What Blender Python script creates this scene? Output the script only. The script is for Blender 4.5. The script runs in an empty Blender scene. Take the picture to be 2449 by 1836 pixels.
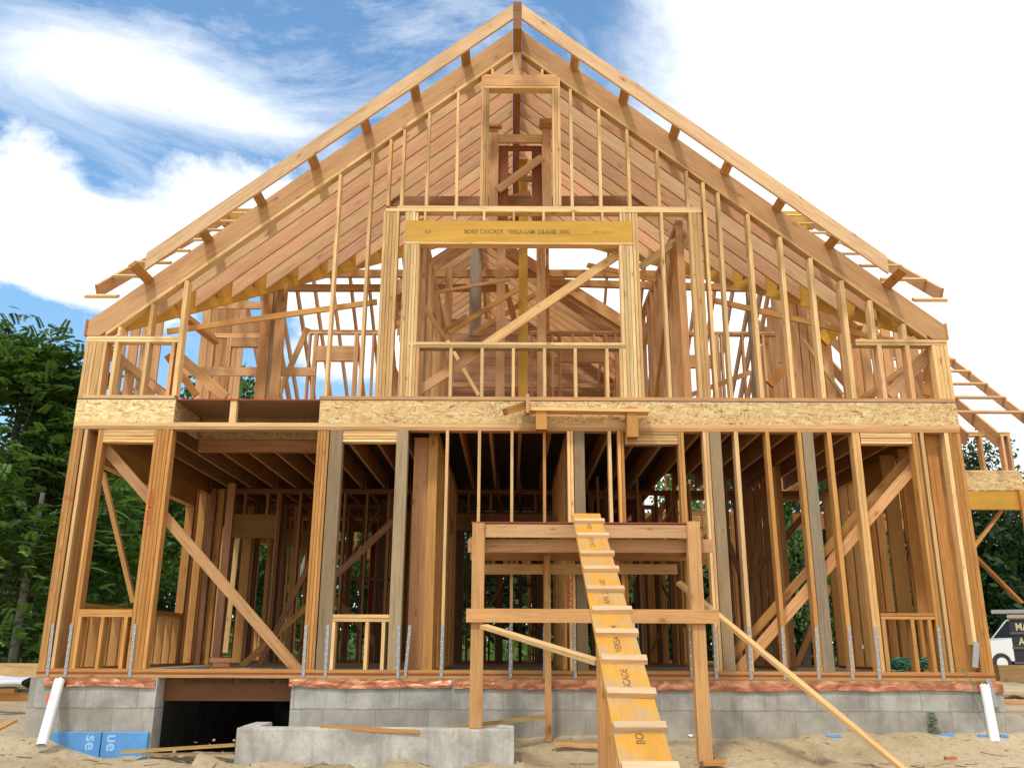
import bpy, math, random
from mathutils import Vector, Matrix, noise as mnoise
random.seed(7)
S = bpy.context.scene
rad = math.radians
# ------------------------------------------------------------------ camera
F, PX, PY = 2121.0, 1224.5, 918.0          # focal length and centre in photograph pixels
CAM = Vector((0, -11.19, 0.34))
ROT = Matrix.Rotation(rad(90 + 16.65), 3, 'X') @ Matrix.Rotation(rad(0.25), 3, 'Z')
cd = bpy.data.cameras.new('camera'); cam = bpy.data.objects.new('camera', cd)
S.collection.objects.link(cam); cam.location = CAM
cam.rotation_euler = ROT.to_euler()
cd.sensor_width = 36; cd.lens = 36 * F / 2449; cd.clip_start = 0.1; cd.clip_end = 600
S.camera = cam
# ------------------------------------------------------------------ sky
SUN_EL, SUN_AZ = rad(58), rad(205)          # azimuth clockwise from +Y: high, behind the photographer's left
w = bpy.data.worlds.new('World'); S.world = w; w.use_nodes = True
nt = w.node_tree; N = nt.nodes; L = nt.links
N.clear()
def mth(tree, op, a, b=None, c=None, clamp=False):
    n = tree.nodes.new('ShaderNodeMath'); n.operation = op; n.use_clamp = clamp
    for i, v in enumerate((a, b, c)):
        if v is None: continue
        if isinstance(v, (int, float)): n.inputs[i].default_value = v
        else: tree.links.new(v, n.inputs[i])
    return n.outputs[0]
out = N.new('ShaderNodeOutputWorld'); bg = N.new('ShaderNodeBackground'); bg2 = N.new('ShaderNodeBackground'); mixs = N.new('ShaderNodeMixShader')
sky = N.new('ShaderNodeTexSky'); sky.sky_type = 'NISHITA'; sky.sun_disc = False
sky.sun_elevation = SUN_EL; sky.sun_rotation = SUN_AZ; sky.air_density = 1.2; sky.dust_density = 0.6; sky.ozone_density = 2.2
tint_ = N.new('ShaderNodeMix'); tint_.data_type = 'RGBA'; tint_.blend_type = 'MULTIPLY'; tint_.inputs[0].default_value = 1; tint_.inputs[7].default_value = (.92, 1.15, 1.20, 1)
L.new(sky.outputs[0], tint_.inputs[6]); L.new(tint_.outputs[2], bg.inputs[0]); bg.inputs[1].default_value = 0.15
tc = N.new('ShaderNodeTexCoord'); sep = N.new('ShaderNodeSeparateXYZ'); L.new(tc.outputs['Generated'], sep.inputs[0])
yy = mth(nt, 'MAXIMUM', sep.outputs[1], 0.05)
gx = mth(nt, 'DIVIDE', sep.outputs[0], yy); gz = mth(nt, 'DIVIDE', sep.outputs[2], yy)
gx = mth(nt, 'MINIMUM', mth(nt, 'MAXIMUM', gx, -4), 4); gz = mth(nt, 'MINIMUM', gz, 4)
def wnoise(scale, sx, sy, sz, detail, rough, dist=0.0, w0=0.0):
    m = N.new('ShaderNodeMapping'); m.inputs['Scale'].default_value = (sx, sy, sz); m.inputs['Rotation'].default_value = (0, w0, 0)
    L.new(tc.outputs['Generated'], m.inputs[0])
    n = N.new('ShaderNodeTexNoise'); n.inputs['Scale'].default_value = scale; n.inputs['Detail'].default_value = detail
    n.inputs['Roughness'].default_value = rough; n.inputs['Distortion'].default_value = dist
    L.new(m.outputs[0], n.inputs[0]); return n.outputs[0]
def blob(cx, cz, rx, rz, rot, wt):
    c, s = math.cos(rad(rot)), math.sin(rad(rot))
    dx = mth(nt, 'SUBTRACT', gx, cx); dz = mth(nt, 'SUBTRACT', gz, cz)
    a = mth(nt, 'ADD', mth(nt, 'MULTIPLY', dx, c / rx), mth(nt, 'MULTIPLY', dz, s / rx))
    b = mth(nt, 'ADD', mth(nt, 'MULTIPLY', dx, -s / rz), mth(nt, 'MULTIPLY', dz, c / rz))
    r = mth(nt, 'ADD', mth(nt, 'MULTIPLY', a, a), mth(nt, 'MULTIPLY', b, b))
    return mth(nt, 'MULTIPLY', mth(nt, 'EXPONENT', mth(nt, 'MULTIPLY', r, -1)), wt)
# cumulus banks low on the left and the solid white bank on the right
cum = [blob(-.62, .55, .09, .10, 0, .85), blob(-.56, .48, .16, .06, -12, .75), blob(-.36, .54, .11, .085, -10, .95), blob(-.22, .47, .14, .07, -20, .75), blob(-.52, .41, .14, .022, -16, .45),
       blob(0.12, 1.02, .22, .05, 8, .6), blob(0.0, .42, .16, .10, 0, .9), blob(-.19, .42, .09, .07, 0, .75), blob(-.17, .34, .10, .06, 0, .8), blob(.10, .52, .13, .13, 0, 1.1)]
tot = cum[0]
for b in cum[1:]: tot = mth(nt, 'ADD', tot, b)
right = mth(nt, 'MULTIPLY', mth(nt, 'SUBTRACT', mth(nt, 'SUBTRACT', gx, mth(nt, 'MULTIPLY', gz, .17)), -.06), 2.6)
right = mth(nt, 'MULTIPLY', mth(nt, 'SUBTRACT', gx, mth(nt, 'MULTIPLY', gz, .17)), 1.0)
rear = mth(nt, 'MULTIPLY', mth(nt, 'LESS_THAN', sep.outputs[1], 0.05), .62)
tot = mth(nt, 'ADD', tot, rear)
n1 = wnoise(4.6, 1, 1, 1.5, 12, .66, .2)
val = mth(nt, 'ADD', tot, mth(nt, 'MULTIPLY', mth(nt, 'SUBTRACT', n1, .5), 2.5))
dens = mth(nt, 'MULTIPLY', mth(nt, 'SUBTRACT', val, .36), 2.6, None, True)
# thin cirrus, upper left
n2 = wnoise(3.4, 1.0, 1.0, 2.6, 12, .70, .7, .5)
cir = mth(nt, 'ADD', blob(-.57, .74, .22, .075, -14, 1.0), mth(nt, 'ADD', blob(-.34, .66, .22, .03, -22, .55), mth(nt, 'ADD', blob(-.1, .95, .5, .07, 0, 1.1), blob(-.2,.6,.6,.5,0,.24))))
cir = mth(nt, 'ADD', cir, mth(nt, 'MULTIPLY', mth(nt, 'SUBTRACT', n2, .5), 2.4))
cir = mth(nt, 'MULTIPLY', mth(nt, 'SUBTRACT', cir, .22), 1.0, None, True)
nr = wnoise(3.4, 1, 1, 1.8, 12, .66, .4)
soft = mth(nt, 'ADD', mth(nt, 'MULTIPLY', mth(nt, 'ADD', right, .045), 5.0), mth(nt, 'MULTIPLY', mth(nt, 'SUBTRACT', nr, .5), 1.6), None, True)
soft = mth(nt, 'MULTIPLY', mth(nt, 'MULTIPLY', soft, soft), mth(nt, 'SUBTRACT', 3, mth(nt, 'MULTIPLY', soft, 2)))
dens = mth(nt, 'MAXIMUM', dens, soft)
fac = mth(nt, 'MAXIMUM', dens, mth(nt, 'MULTIPLY', cir, .93))
fac = mth(nt, 'SMOOTH_MAX', fac, 0.0, .05, True) if False else fac
L.new(fac, mixs.inputs[0]); L.new(bg.outputs[0], mixs.inputs[1]); L.new(bg2.outputs[0], mixs.inputs[2])
n3 = wnoise(5.0, 1, 1, 1.5, 6, .6)
cr = N.new('ShaderNodeValToRGB'); cr.color_ramp.elements[0].position = .25; cr.color_ramp.elements[0].color = (.82, .90, .98, 1); cr.color_ramp.elements[1].position = .55; cr.color_ramp.elements[1].color = (1, 1, 1, 1)
L.new(n3, cr.inputs[0]); L.new(cr.outputs[0], bg2.inputs[0]); bg2.inputs[1].default_value = 1.12
L.new(mixs.outputs[0], out.inputs[0])
# ------------------------------------------------------------------ sun
sd = bpy.data.lights.new('sun', 'SUN'); sd.energy = 2.1; sd.angle = rad(7); sd.color = (1, .95, .87)
so = bpy.data.objects.new('sun', sd); S.collection.objects.link(so)
sdir = Vector((math.sin(SUN_AZ) * math.cos(SUN_EL), math.cos(SUN_AZ) * math.cos(SUN_EL), math.sin(SUN_EL)))
so.rotation_euler = sdir.to_track_quat('Z', 'Y').to_euler()
S.view_settings.view_transform = 'Standard'; S.view_settings.look = 'None'; S.view_settings.gamma = 1; S.view_settings.exposure = 0.27
S.render.engine = 'CYCLES'
# ------------------------------------------------------------------ helpers
def at(u, v, Y=None, X=None, Z=None):
    d = ROT @ Vector(((u - PX) / F, (PY - v) / F, -1))
    if Y is not None: t = (Y - CAM.y) / d.y
    elif X is not None: t = (X - CAM.x) / d.x
    else: t = (Z - CAM.z) / d.z
    return CAM + d * t
def px(u, v, Y=0.0): return at(u, v, Y=Y).x
def pz(u, v, Y=0.0): return at(u, v, Y=Y).z
def link(o, parent=None):
    S.collection.objects.link(o)
    if parent is not None: o.parent = parent
    return o
def tag(o, label=None, cat=None, group=None, kind=None):
    if label: o['label'] = label
    if cat: o['category'] = cat
    if group: o['group'] = group
    if kind: o['kind'] = kind
    return o
def thing(name, label, cat, loc=(0, 0, 0), group=None):
    o = bpy.data.objects.new(name, None); o.location = loc; o.empty_display_size = .3
    return tag(link(o), label, cat, group)
class MB:
    """collects faces with a UV in metres (u along the grain) and a colour per member"""
    def __init__(s): s.v, s.f, s.uv, s.c, s.m = [], [], [], [], []
    def face(s, pts, uvs, col, mi=0):
        i = len(s.v); s.v += [tuple(p) for p in pts]; s.f.append(tuple(range(i, i + len(pts)))); s.uv += uvs; s.c += [col] * len(pts); s.m.append(mi)
    def bar(s, p0, p1, w, d, col, up=(0, 0, 1), mi=0, taper=None, cuts=None):
        """box from p0 to p1, w = size across (side), d = size along 'up'"""
        p0, p1 = Vector(p0), Vector(p1); ax = p1 - p0; ln = ax.length
        if ln < 1e-6: return
        a = ax / ln; up = Vector(up); sd_ = a.cross(up)
        if sd_.length < 1e-4: sd_ = a.cross(Vector((0, 1, 0)))
        sd_.normalize(); u2 = sd_.cross(a).normalized()
        o = random.uniform(0, 40); ov = random.uniform(0, 10)
        sgn = 1 if a.z > 0 else -1
        def P(t, i, j, q): return q + sd_ * (i * w / 2) + u2 * (j * d / 2) + (a * (cuts[t] * j * sgn) if cuts else Vector((0,0,0)))
        q = [P(0, i, j, p0) for i, j in ((-1, -1), (1, -1), (1, 1), (-1, 1))] + [P(1, i, j, p1) for i, j in ((-1, -1), (1, -1), (1, 1), (-1, 1))]
        dims = (w, d, w, d); vo = ov
        nar = [c * 1.08 for c in col[:3]] + [1]
        for k in range(4):
            k2 = (k + 1) % 4; wd = dims[k]
            cc = nar if wd < max(w, d) * .6 else col
            s.face([q[k], q[k2], q[k2 + 4], q[k + 4]], [(o, vo), (o, vo + wd), (o + ln, vo + wd), (o + ln, vo)], cc, mi); vo += wd + 1.3
        e = [c * .78 for c in col[:3]] + [1]
        for pts in ((q[3], q[2], q[1], q[0]), (q[4], q[5], q[6], q[7])):
            s.face(pts, [(vo, vo), (vo + .02, vo), (vo + .02, vo + d), (vo, vo + d)], e, mi)
    def box(s, x0, x1, y0, y1, z0, z1, col, axis=None, mi=0):
        dx, dy, dz = x1 - x0, y1 - y0, z1 - z0
        cx, cy, cz = (x0 + x1) / 2, (y0 + y1) / 2, (z0 + z1) / 2
        if axis is None: axis = 'xyz'[[dx, dy, dz].index(max(dx, dy, dz))]
        if axis == 'x': s.bar((x0, cy, cz), (x1, cy, cz), dy, dz, col, (0, 0, 1), mi)
        elif axis == 'y': s.bar((cx, y0, cz), (cx, y1, cz), dx, dz, col, (0, 0, 1), mi)
        else: s.bar((cx, cy, z0), (cx, cy, z1), dx, dy, col, (0, 1, 0), mi)
    def prism(s, poly, y0, y1, col, mi=0):
        """polygon in XZ extruded in Y"""
        n = len(poly); a = [(x, y0, z) for x, z in poly]; b = [(x, y1, z) for x, z in poly]
        s.face(a, [(p[0], p[2]) for p in a], col, mi); s.face(b[::-1], [(p[0], p[2]) for p in b[::-1]], col, mi)
        for k in range(n):
            k2 = (k + 1) % n; l = math.dist(poly[k], poly[k2])
            s.face([a[k2], a[k], b[k], b[k2]], [(0, 0), (l, 0), (l, y1 - y0), (0, y1 - y0)], col, mi)
    def tube(s, pts, r, col, seg=8, mi=0, cap=True):
        pts = [Vector(p) for p in pts]; rings = []
        for i, p in enumerate(pts):
            t = (pts[min(i + 1, len(pts) - 1)] - pts[max(i - 1, 0)]).normalized()
            n_ = t.cross(Vector((0, 0, 1)));
            if n_.length < .05: n_ = t.cross(Vector((1, 0, 0)))
            n_.normalize(); b_ = t.cross(n_); rr = r[i] if isinstance(r, (list, tuple)) else r
            rings.append([p + (n_ * math.cos(2 * math.pi * k / seg) + b_ * math.sin(2 * math.pi * k / seg)) * rr for k in range(seg)])
        for i in range(len(rings) - 1):
            for k in range(seg):
                k2 = (k + 1) % seg
                s.face([rings[i][k], rings[i][k2], rings[i + 1][k2], rings[i + 1][k]], [(i, k / seg), (i, k2 / seg), (i + 1, k2 / seg), (i + 1, k / seg)], col, mi)
        if cap:
            s.face(rings[0][::-1], [(0, 0)] * seg, col, mi); s.face(rings[-1], [(0, 0)] * seg, col, mi)
    def build(s, name, mats, parent=None, smooth=False):
        me = bpy.data.meshes.new(name); me.from_pydata(s.v, [], s.f)
        uvl = me.uv_layers.new(name='UVMap'); flat = [c for uv in s.uv for c in uv]; uvl.data.foreach_set('uv', flat)
        ca = me.color_attributes.new('tint', 'FLOAT_COLOR', 'CORNER'); ca.data.foreach_set('color', [x for c in s.c for x in (c[0], c[1], c[2], 1.0)])
        if not isinstance(mats, (list, tuple)): mats = [mats]
        for m in mats: me.materials.append(m)
        me.polygons.foreach_set('material_index', s.m)
        if smooth: me.polygons.foreach_set('use_smooth', [True] * len(me.polygons))
        me.update(); o = bpy.data.objects.new(name, me); return link(o, parent)
# ------------------------------------------------------------------ materials
def mat(name):
    m = bpy.data.materials.new(name); m.use_nodes = True; t = m.node_tree; b = t.nodes['Principled BSDF']; return m, t, b
def nd(t, typ, **k):
    n = t.nodes.new(typ)
    for a, v in k.items():
        if hasattr(n, a): setattr(n, a, v)
        else: n.inputs[a.replace('_', ' ')].default_value = v
    return n
def mixc(t, f, a, b, mode='MIX'):
    n = t.nodes.new('ShaderNodeMix'); n.data_type = 'RGBA'; n.blend_type = mode
    for i, v in ((0, f), (6, a), (7, b)):
        if isinstance(v, (int, float)): n.inputs[i].default_value = v
        elif isinstance(v, tuple): n.inputs[i].default_value = v
        else: t.links.new(v, n.inputs[i])
    return n.outputs[2]
def ramp(t, src, stops):
    n = t.nodes.new('ShaderNodeValToRGB'); e = n.color_ramp.elements
    while len(e) < len(stops): e.new(.5)
    for i, (p, c) in enumerate(stops): e[i].position = p; e[i].color = c if len(c) == 4 else (*c, 1)
    t.links.new(src, n.inputs[0]); return n.outputs[0]
def mapped(t, src, sc, rot=(0, 0, 0)):
    m = t.nodes.new('ShaderNodeMapping'); m.inputs['Scale'].default_value = sc; m.inputs['Rotation'].default_value = rot
    t.links.new(src, m.inputs[0]); return m.outputs[0]
def noise(t, src, scale, detail=4, rough=.55, dist=0):
    n = t.nodes.new('ShaderNodeTexNoise'); n.inputs['Scale'].default_value = scale; n.inputs['Detail'].default_value = detail
    n.inputs['Roughness'].default_value = rough; n.inputs['Distortion'].default_value = dist; t.links.new(src, n.inputs[0]); return n.outputs[0]
def bump(t, b, h, strength, dist=.01):
    n = t.nodes.new('ShaderNodeBump'); n.inputs['Strength'].default_value = strength; n.inputs['Distance'].default_value = dist
    t.links.new(h, n.inputs['Height']); t.links.new(n.outputs[0], b.inputs['Normal'])
def wood(name, dark=(.60, .42, .27), streak=.72, knots=True, rough=.75, fine=1.0):
    m, t, b = mat(name); uv = nd(t, 'ShaderNodeUVMap', uv_map='UVMap').outputs[0]
    at_ = nd(t, 'ShaderNodeAttribute', attribute_name='tint').outputs['Color']
    g1 = noise(t, mapped(t, uv, (.5 , 16 * fine, 1)), 2.2, 5, .6, .25)
    g2 = noise(t, mapped(t, uv, (1.5, 90, 1)), 2.0, 3, .6)
    g3 = noise(t, mapped(t, uv, (.7, 2.5, 1)), 1.6, 3, .5)
    f = ramp(t, g1, [(.36, (1, 1, 1)), (.50, (.25, .25, .25)), (.56, (.8, .8, .8)), (.66, (0, 0, 0))])
    c = mixc(t, mth(t, 'MULTIPLY', f, streak), mixc(t, 1.0, at_, (1.08, 1.08, 1.04, 1), 'MULTIPLY'), mixc(t, 1.0, at_, (*dark, 1), 'MULTIPLY'))
    c = mixc(t, mth(t, 'MULTIPLY', ramp(t, g2, [(.35, (1, 1, 1)), (.6, (0, 0, 0))]), .22), c, mixc(t, 1.0, c, (.7, .6, .5, 1), 'MULTIPLY'))
    c = mixc(t, ramp(t, g3, [(.3, (0, 0, 0)), (.7, (1, 1, 1))]), mixc(t, 1.0, c, (.88, .86, .86, 1), 'MULTIPLY'), mixc(t, 1.0, c, (1.1, 1.08, 1.05, 1), 'MULTIPLY'))
    if knots:
        v = t.nodes.new('ShaderNodeTexVoronoi'); v.inputs['Scale'].default_value = 1.0; v.inputs['Randomness'].default_value = 1
        t.links.new(mapped(t, uv, (3.6, 8.0, 1)), v.inputs[0])
        lim = mth(t, 'MULTIPLY', nd(t, 'ShaderNodeSeparateColor').outputs[0], 1)
        sc = t.nodes.new('ShaderNodeSeparateColor'); t.links.new(v.outputs['Color'], sc.inputs[0])
        rad_ = mth(t, 'MULTIPLY', mth(t, 'MAXIMUM', mth(t, 'SUBTRACT', sc.outputs[0], .35), 0), .27)
        k = mth(t, 'MULTIPLY', mth(t, 'SUBTRACT', rad_, v.outputs['Distance']), 26, None, True)
        halo = mth(t, 'MULTIPLY', mth(t, 'SUBTRACT', mth(t, 'MULTIPLY', rad_, 2.2), v.outputs['Distance']), 7, None, True)
        c = mixc(t, mth(t, 'MULTIPLY', halo, .35), c, mixc(t, 1.0, c, (.72, .5, .36, 1), 'MULTIPLY'))
        c = mixc(t, mth(t, 'MULTIPLY', k, .6), c, (.20, .09, .04, 1))
    t.links.new(c, b.inputs['Base Color']); b.inputs['Roughness'].default_value = rough; b.inputs['Specular IOR Level'].default_value = .25
    bump(t, b, g2, .25, .002); return m
WOOD = wood('sawn_fir')
GREY = wood('weathered_fir', dark=(.55, .51, .47), streak=.75)
LVL = wood('laminated_veneer', dark=(.78, .62, .35), streak=.45, knots=False, rough=.6, fine=.35)
def simple(name, col, rough=.6, metal=0, nscale=None, namt=.2, emit=None, bmp=0):
    m, t, b = mat(name); b.inputs['Roughness'].default_value = rough; b.inputs['Metallic'].default_value = metal
    if nscale:
        tc_ = nd(t, 'ShaderNodeTexCoord').outputs['Object']; n = noise(t, tc_, nscale, 6, .6)
        c = mixc(t, n, tuple(x * (1 - namt) for x in col[:3]) + (1,), tuple(min(1, x * (1 + namt)) for x in col[:3]) + (1,))
        t.links.new(c, b.inputs['Base Color'])
        if bmp: bump(t, b, n, bmp, .02)
    else: b.inputs['Base Color'].default_value = (*col[:3], 1)
    return m
def make_osb():
    m, t, b = mat('strand_board'); uv = nd(t, 'ShaderNodeUVMap', uv_map='UVMap').outputs[0]
    wob = noise(t, uv, 6, 3, .5); base = None
    comb = t.nodes.new('ShaderNodeVectorMath'); comb.operation = 'SCALE'; t.links.new(wob, comb.inputs[0]); comb.inputs['Scale'].default_value = .05
    add = t.nodes.new('ShaderNodeVectorMath'); add.operation = 'ADD'; t.links.new(uv, add.inputs[0]); t.links.new(comb.outputs[0], add.inputs[1])
    cols = []; hs = []
    for k, (rot, sx, sy) in enumerate(((.5, 16, 52), (-.7, 13, 48), (1.9, 18, 60), (.1, 12, 44))):
        v = t.nodes.new('ShaderNodeTexVoronoi'); v.inputs['Scale'].default_value = 1
        t.links.new(mapped(t, add.outputs[0], (sx, sy, 1), (0, 0, 0)) if False else mapped(t, mapped(t, add.outputs[0], (1, 1, 1), (0, 0, rot)), (sx, sy, 1)), v.inputs[0])
        s_ = t.nodes.new('ShaderNodeSeparateColor'); t.links.new(v.outputs['Color'], s_.inputs[0]); cols.append(s_.outputs)
    val = mth(t, 'MULTIPLY', cols[0][0], 1)
    for k in (1, 2, 3):
        sel = mth(t, 'GREATER_THAN', cols[k][1], .55)
        mx = t.nodes.new('ShaderNodeMix'); mx.data_type = 'FLOAT'; t.links.new(sel, mx.inputs[0]); t.links.new(val, mx.inputs[2]); t.links.new(cols[k][0], mx.inputs[3]); val = mx.outputs[0]
    c = ramp(t, val, [(0.0, (.26, .13, .045)), (.08, (.50, .31, .12)), (.5, (.65, .45, .195)), (.9, (.75, .56, .28)), (1.0, (.80, .64, .36))])
    at_ = nd(t, 'ShaderNodeAttribute', attribute_name='tint').outputs['Color']
    c = mixc(t, 1.0, c, at_, 'MULTIPLY')
    t.links.new(c, b.inputs['Base Color']); b.inputs['Roughness'].default_value = .7; bump(t, b, val, .25, .003); return m
def dusty():
    m = LVL.copy(); m.name = 'dusty_veneer'; t = m.node_tree; b = t.nodes['Principled BSDF']; src = b.inputs['Base Color'].links[0].from_socket
    tcn = nd(t, 'ShaderNodeTexCoord').outputs['Object']; n = noise(t, tcn, 3.2, 6, .65); n2_ = noise(t, tcn, 1.1, 3, .5)
    f = mth(t, 'MULTIPLY', ramp(t, n, [(.44, (0, 0, 0)), (.64, (1, 1, 1))]), .75)
    t.links.new(mixc(t, f, src, (.40, .30, .17, 1)), b.inputs['Base Color']); return m
DUSTY = dusty()
OSB = make_osb()
def make_ply():
    m, t, b = mat('subfloor_ply'); uv = nd(t, 'ShaderNodeUVMap', uv_map='UVMap').outputs[0]
    n = noise(t, uv, 3, 6, .6); at_ = nd(t, 'ShaderNodeAttribute', attribute_name='tint').outputs['Color']
    c = mixc(t, n, mixc(t, 1.0, at_, (.75, .75, .75, 1), 'MULTIPLY'), mixc(t, 1.0, at_, (1.15, 1.12, 1.1, 1), 'MULTIPLY'))
    t.links.new(c, b.inputs['Base Color']); b.inputs['Roughness'].default_value = .8; return m
PLY = make_ply()
def make_concrete(name, bx=.62, z0=-.345, light=(.45, .425, .37), joints=True):
    m, t, b = mat(name); tcn = nd(t, 'ShaderNodeTexCoord').outputs['Object']
    n1_ = noise(t, tcn, 2.2, 7, .62); n2_ = noise(t, tcn, 24, 6, .65); n3_ = noise(t, mapped(t, tcn, (3, 3, .6)), 2.5, 5, .6)
    c = mixc(t, ramp(t, n1_, [(.36, (0, 0, 0)), (.62, (1, 1, 1))]), tuple(x * .55 for x in light) + (1,), tuple(light) + (1,))
    c = mixc(t, mth(t, 'MULTIPLY', ramp(t, n3_, [(.50, (0, 0, 0)), (.68, (1, 1, 1))]), .5), c, (.20, .18, .15, 1))
    c = mixc(t, mth(t, 'MULTIPLY', ramp(t, n2_, [(.42, (1, 1, 1)), (.5, (0, 0, 0))]), .22), c, (.25, .23, .2, 1))
    h = n2_
    if joints:
        s_ = t.nodes.new('ShaderNodeSeparateXYZ'); t.links.new(tcn, s_.inputs[0])
        wob = mth(t, 'MULTIPLY', mth(t, 'SUBTRACT', noise(t, tcn, 5, 4, .6), .5), .05)
        lo = mth(t, 'LESS_THAN', s_.outputs[2], z0)
        xx = mth(t, 'ADD', mth(t, 'ADD', s_.outputs[0], wob), mth(t, 'MULTIPLY', lo, .27))
        jx = mth(t, 'LESS_THAN', mth(t, 'ABSOLUTE', mth(t, 'SUBTRACT', mth(t, 'FRACT', mth(t, 'DIVIDE', mth(t, 'ADD', xx, 50), bx)), .5)), .008)
        jz = mth(t, 'LESS_THAN', mth(t, 'ABSOLUTE', mth(t, 'SUBTRACT', mth(t, 'ADD', s_.outputs[2], wob), z0)), .008)
        j = mth(t, 'MAXIMUM', jx, jz)
        cell = mth(t, 'FLOOR', mth(t, 'ADD', mth(t, 'DIVIDE', mth(t, 'ADD', xx, 50), bx), .5))
        wn = t.nodes.new('ShaderNodeTexWhiteNoise'); wn.noise_dimensions = '1D'; t.links.new(mth(t, 'ADD', cell, mth(t, 'MULTIPLY', lo, 37.3)), wn.inputs['W'])
        tone = mth(t, 'ADD', mth(t, 'MULTIPLY', wn.outputs[0], .20), .88)
        cc = t.nodes.new('ShaderNodeCombineColor')
        for i in range(3): t.links.new(tone, cc.inputs[i])
        c = mixc(t, 1.0, c, cc.outputs[0], 'MULTIPLY')
        # sandy splash marks close to the soil
        c = mixc(t, mth(t, 'MULTIPLY', lo, .28), c, (.30, .25, .17, 1))
        c = mixc(t, mth(t, 'MULTIPLY', mth(t, 'MULTIPLY', j, noise(t, tcn, 3, 3, .6)), 1.15), c, (.16, .15, .13, 1)); h = mth(t, 'SUBTRACT', n2_, j)
    t.links.new(c, b.inputs['Base Color']); b.inputs['Roughness'].default_value = .9; bump(t, b, h, .35, .01); return m
CONC = make_concrete('block_concrete'); CONC2 = make_concrete('cast_concrete', joints=False, light=(.55, .52, .45))
def make_soil():
    m, t, b = mat('sandy_soil'); tcn = nd(t, 'ShaderNodeTexCoord').outputs['Object']
    a = noise(t, tcn, .9, 8, .62); f = noise(t, tcn, 14, 8, .7); p = noise(t, tcn, 60, 4, .7)
    c = ramp(t, a, [(.3, (.37, .275, .15)), (.48, (.50, .385, .225)), (.66, (.59, .47, .295))])
    c = mixc(t, mth(t, 'MULTIPLY', ramp(t, f, [(.35, (1, 1, 1)), (.5, (0, 0, 0))]), .5), c, (.27, .19, .11, 1))
    c = mixc(t, mth(t, 'MULTIPLY', ramp(t, p, [(.62, (0, 0, 0)), (.72, (1, 1, 1))]), .35), c, (.66, .58, .44, 1))
    t.links.new(c, b.inputs['Base Color']); b.inputs['Roughness'].default_value = .95
    h = mth(t, 'ADD', mth(t, 'MULTIPLY', f, 1.0), mth(t, 'MULTIPLY', p, .35)); bump(t, b, h, .8, .06); return m
SOIL = make_soil()
def make_copper():
    m, t, b = mat('copper_foil'); tcn = nd(t, 'ShaderNodeTexCoord').outputs['Object']
    n = noise(t, mapped(t, tcn, (1.5, 1.5, 3)), 3.5, 3, .5, .8); c = ramp(t, n, [(.3, (.22, .07, .03)), (.5, (.42, .155, .07)), (.72, (.66, .32, .18))])
    t.links.new(c, b.inputs['Base Color']); b.inputs['Metallic'].default_value = .65; b.inputs['Roughness'].default_value = .38; bump(t, b, n, .6, .03); return m
COPPER = make_copper()
STEEL = simple('galvanised_steel', (.36, .37, .375), .5, .45, 30, .25, bmp=.2)
NAILM = simple('bright_nail', (.75, .76, .78), .3, .9)
WHITEP = simple('white_plastic', (.78, .79, .76), .45, 0, 9, .07)
TARP = simple('white_tarp', (.62, .63, .66), .5, 0, 6, .15, bmp=.6)
BLUEF = simple('blue_foam', (.09, .27, .56), .65, 0, 6, .35)
BLUET = simple('pale_blue_print', (.30, .52, .80), .6)
def ink(name, col, cover):
    m, t, b = mat(name); b.inputs['Base Color'].default_value = (*col, 1); b.inputs['Roughness'].default_value = .8
    tcn = nd(t, 'ShaderNodeTexCoord').outputs['Object']; n = noise(t, tcn, 22, 5, .7); n2_ = noise(t, mapped(t, tcn, (.6, .6, .6)), 5, 3, .6)
    a = mth(t, 'MULTIPLY', ramp(t, n, [(.24, (.25, .25, .25)), (.38, (1, 1, 1))]), ramp(t, n2_, [(.3, (.35, .35, .35)), (.6, (1, 1, 1))])); t.links.new(mth(t, 'MULTIPLY', a, cover), b.inputs['Alpha']); return m
INK = ink('black_ink', (.07, .045, .02), .8); INKF = ink('faded_ink', (.13, .09, .045), .72); REDINK = ink('red_ink', (.60, .07, .03), 1.0)
REDEDGE = simple('red_edge_sealer', (.30, .045, .02), .7, 0, 12, .3)
HOSEM = simple('green_hose', (.03, .20, .13), .35)
PAPER = simple('paper_scrap', (.75, .75, .73), .7)
# lumber colours (linear, real world)
def jit(c, a=.12):
    k = 1 + random.uniform(-a, a) * 1.35; h = random.uniform(-.07, .05)
    if random.random() < .12: k *= .82; h -= .02
    return (c[0] * k, c[1] * k * (1 + h), c[2] * k * (1 + h * 2.2), 1)
FIR = (.66, .415, .215); PALE = (.72, .52, .265); ORG = (.56, .31, .105); GRY = (.36, .275, .175); LV = (.56, .325, .050); TREAT = (.46, .34, .13); DARK = (.30, .15, .075)
TINT1 = (1, 1, 1, 1)
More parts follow.
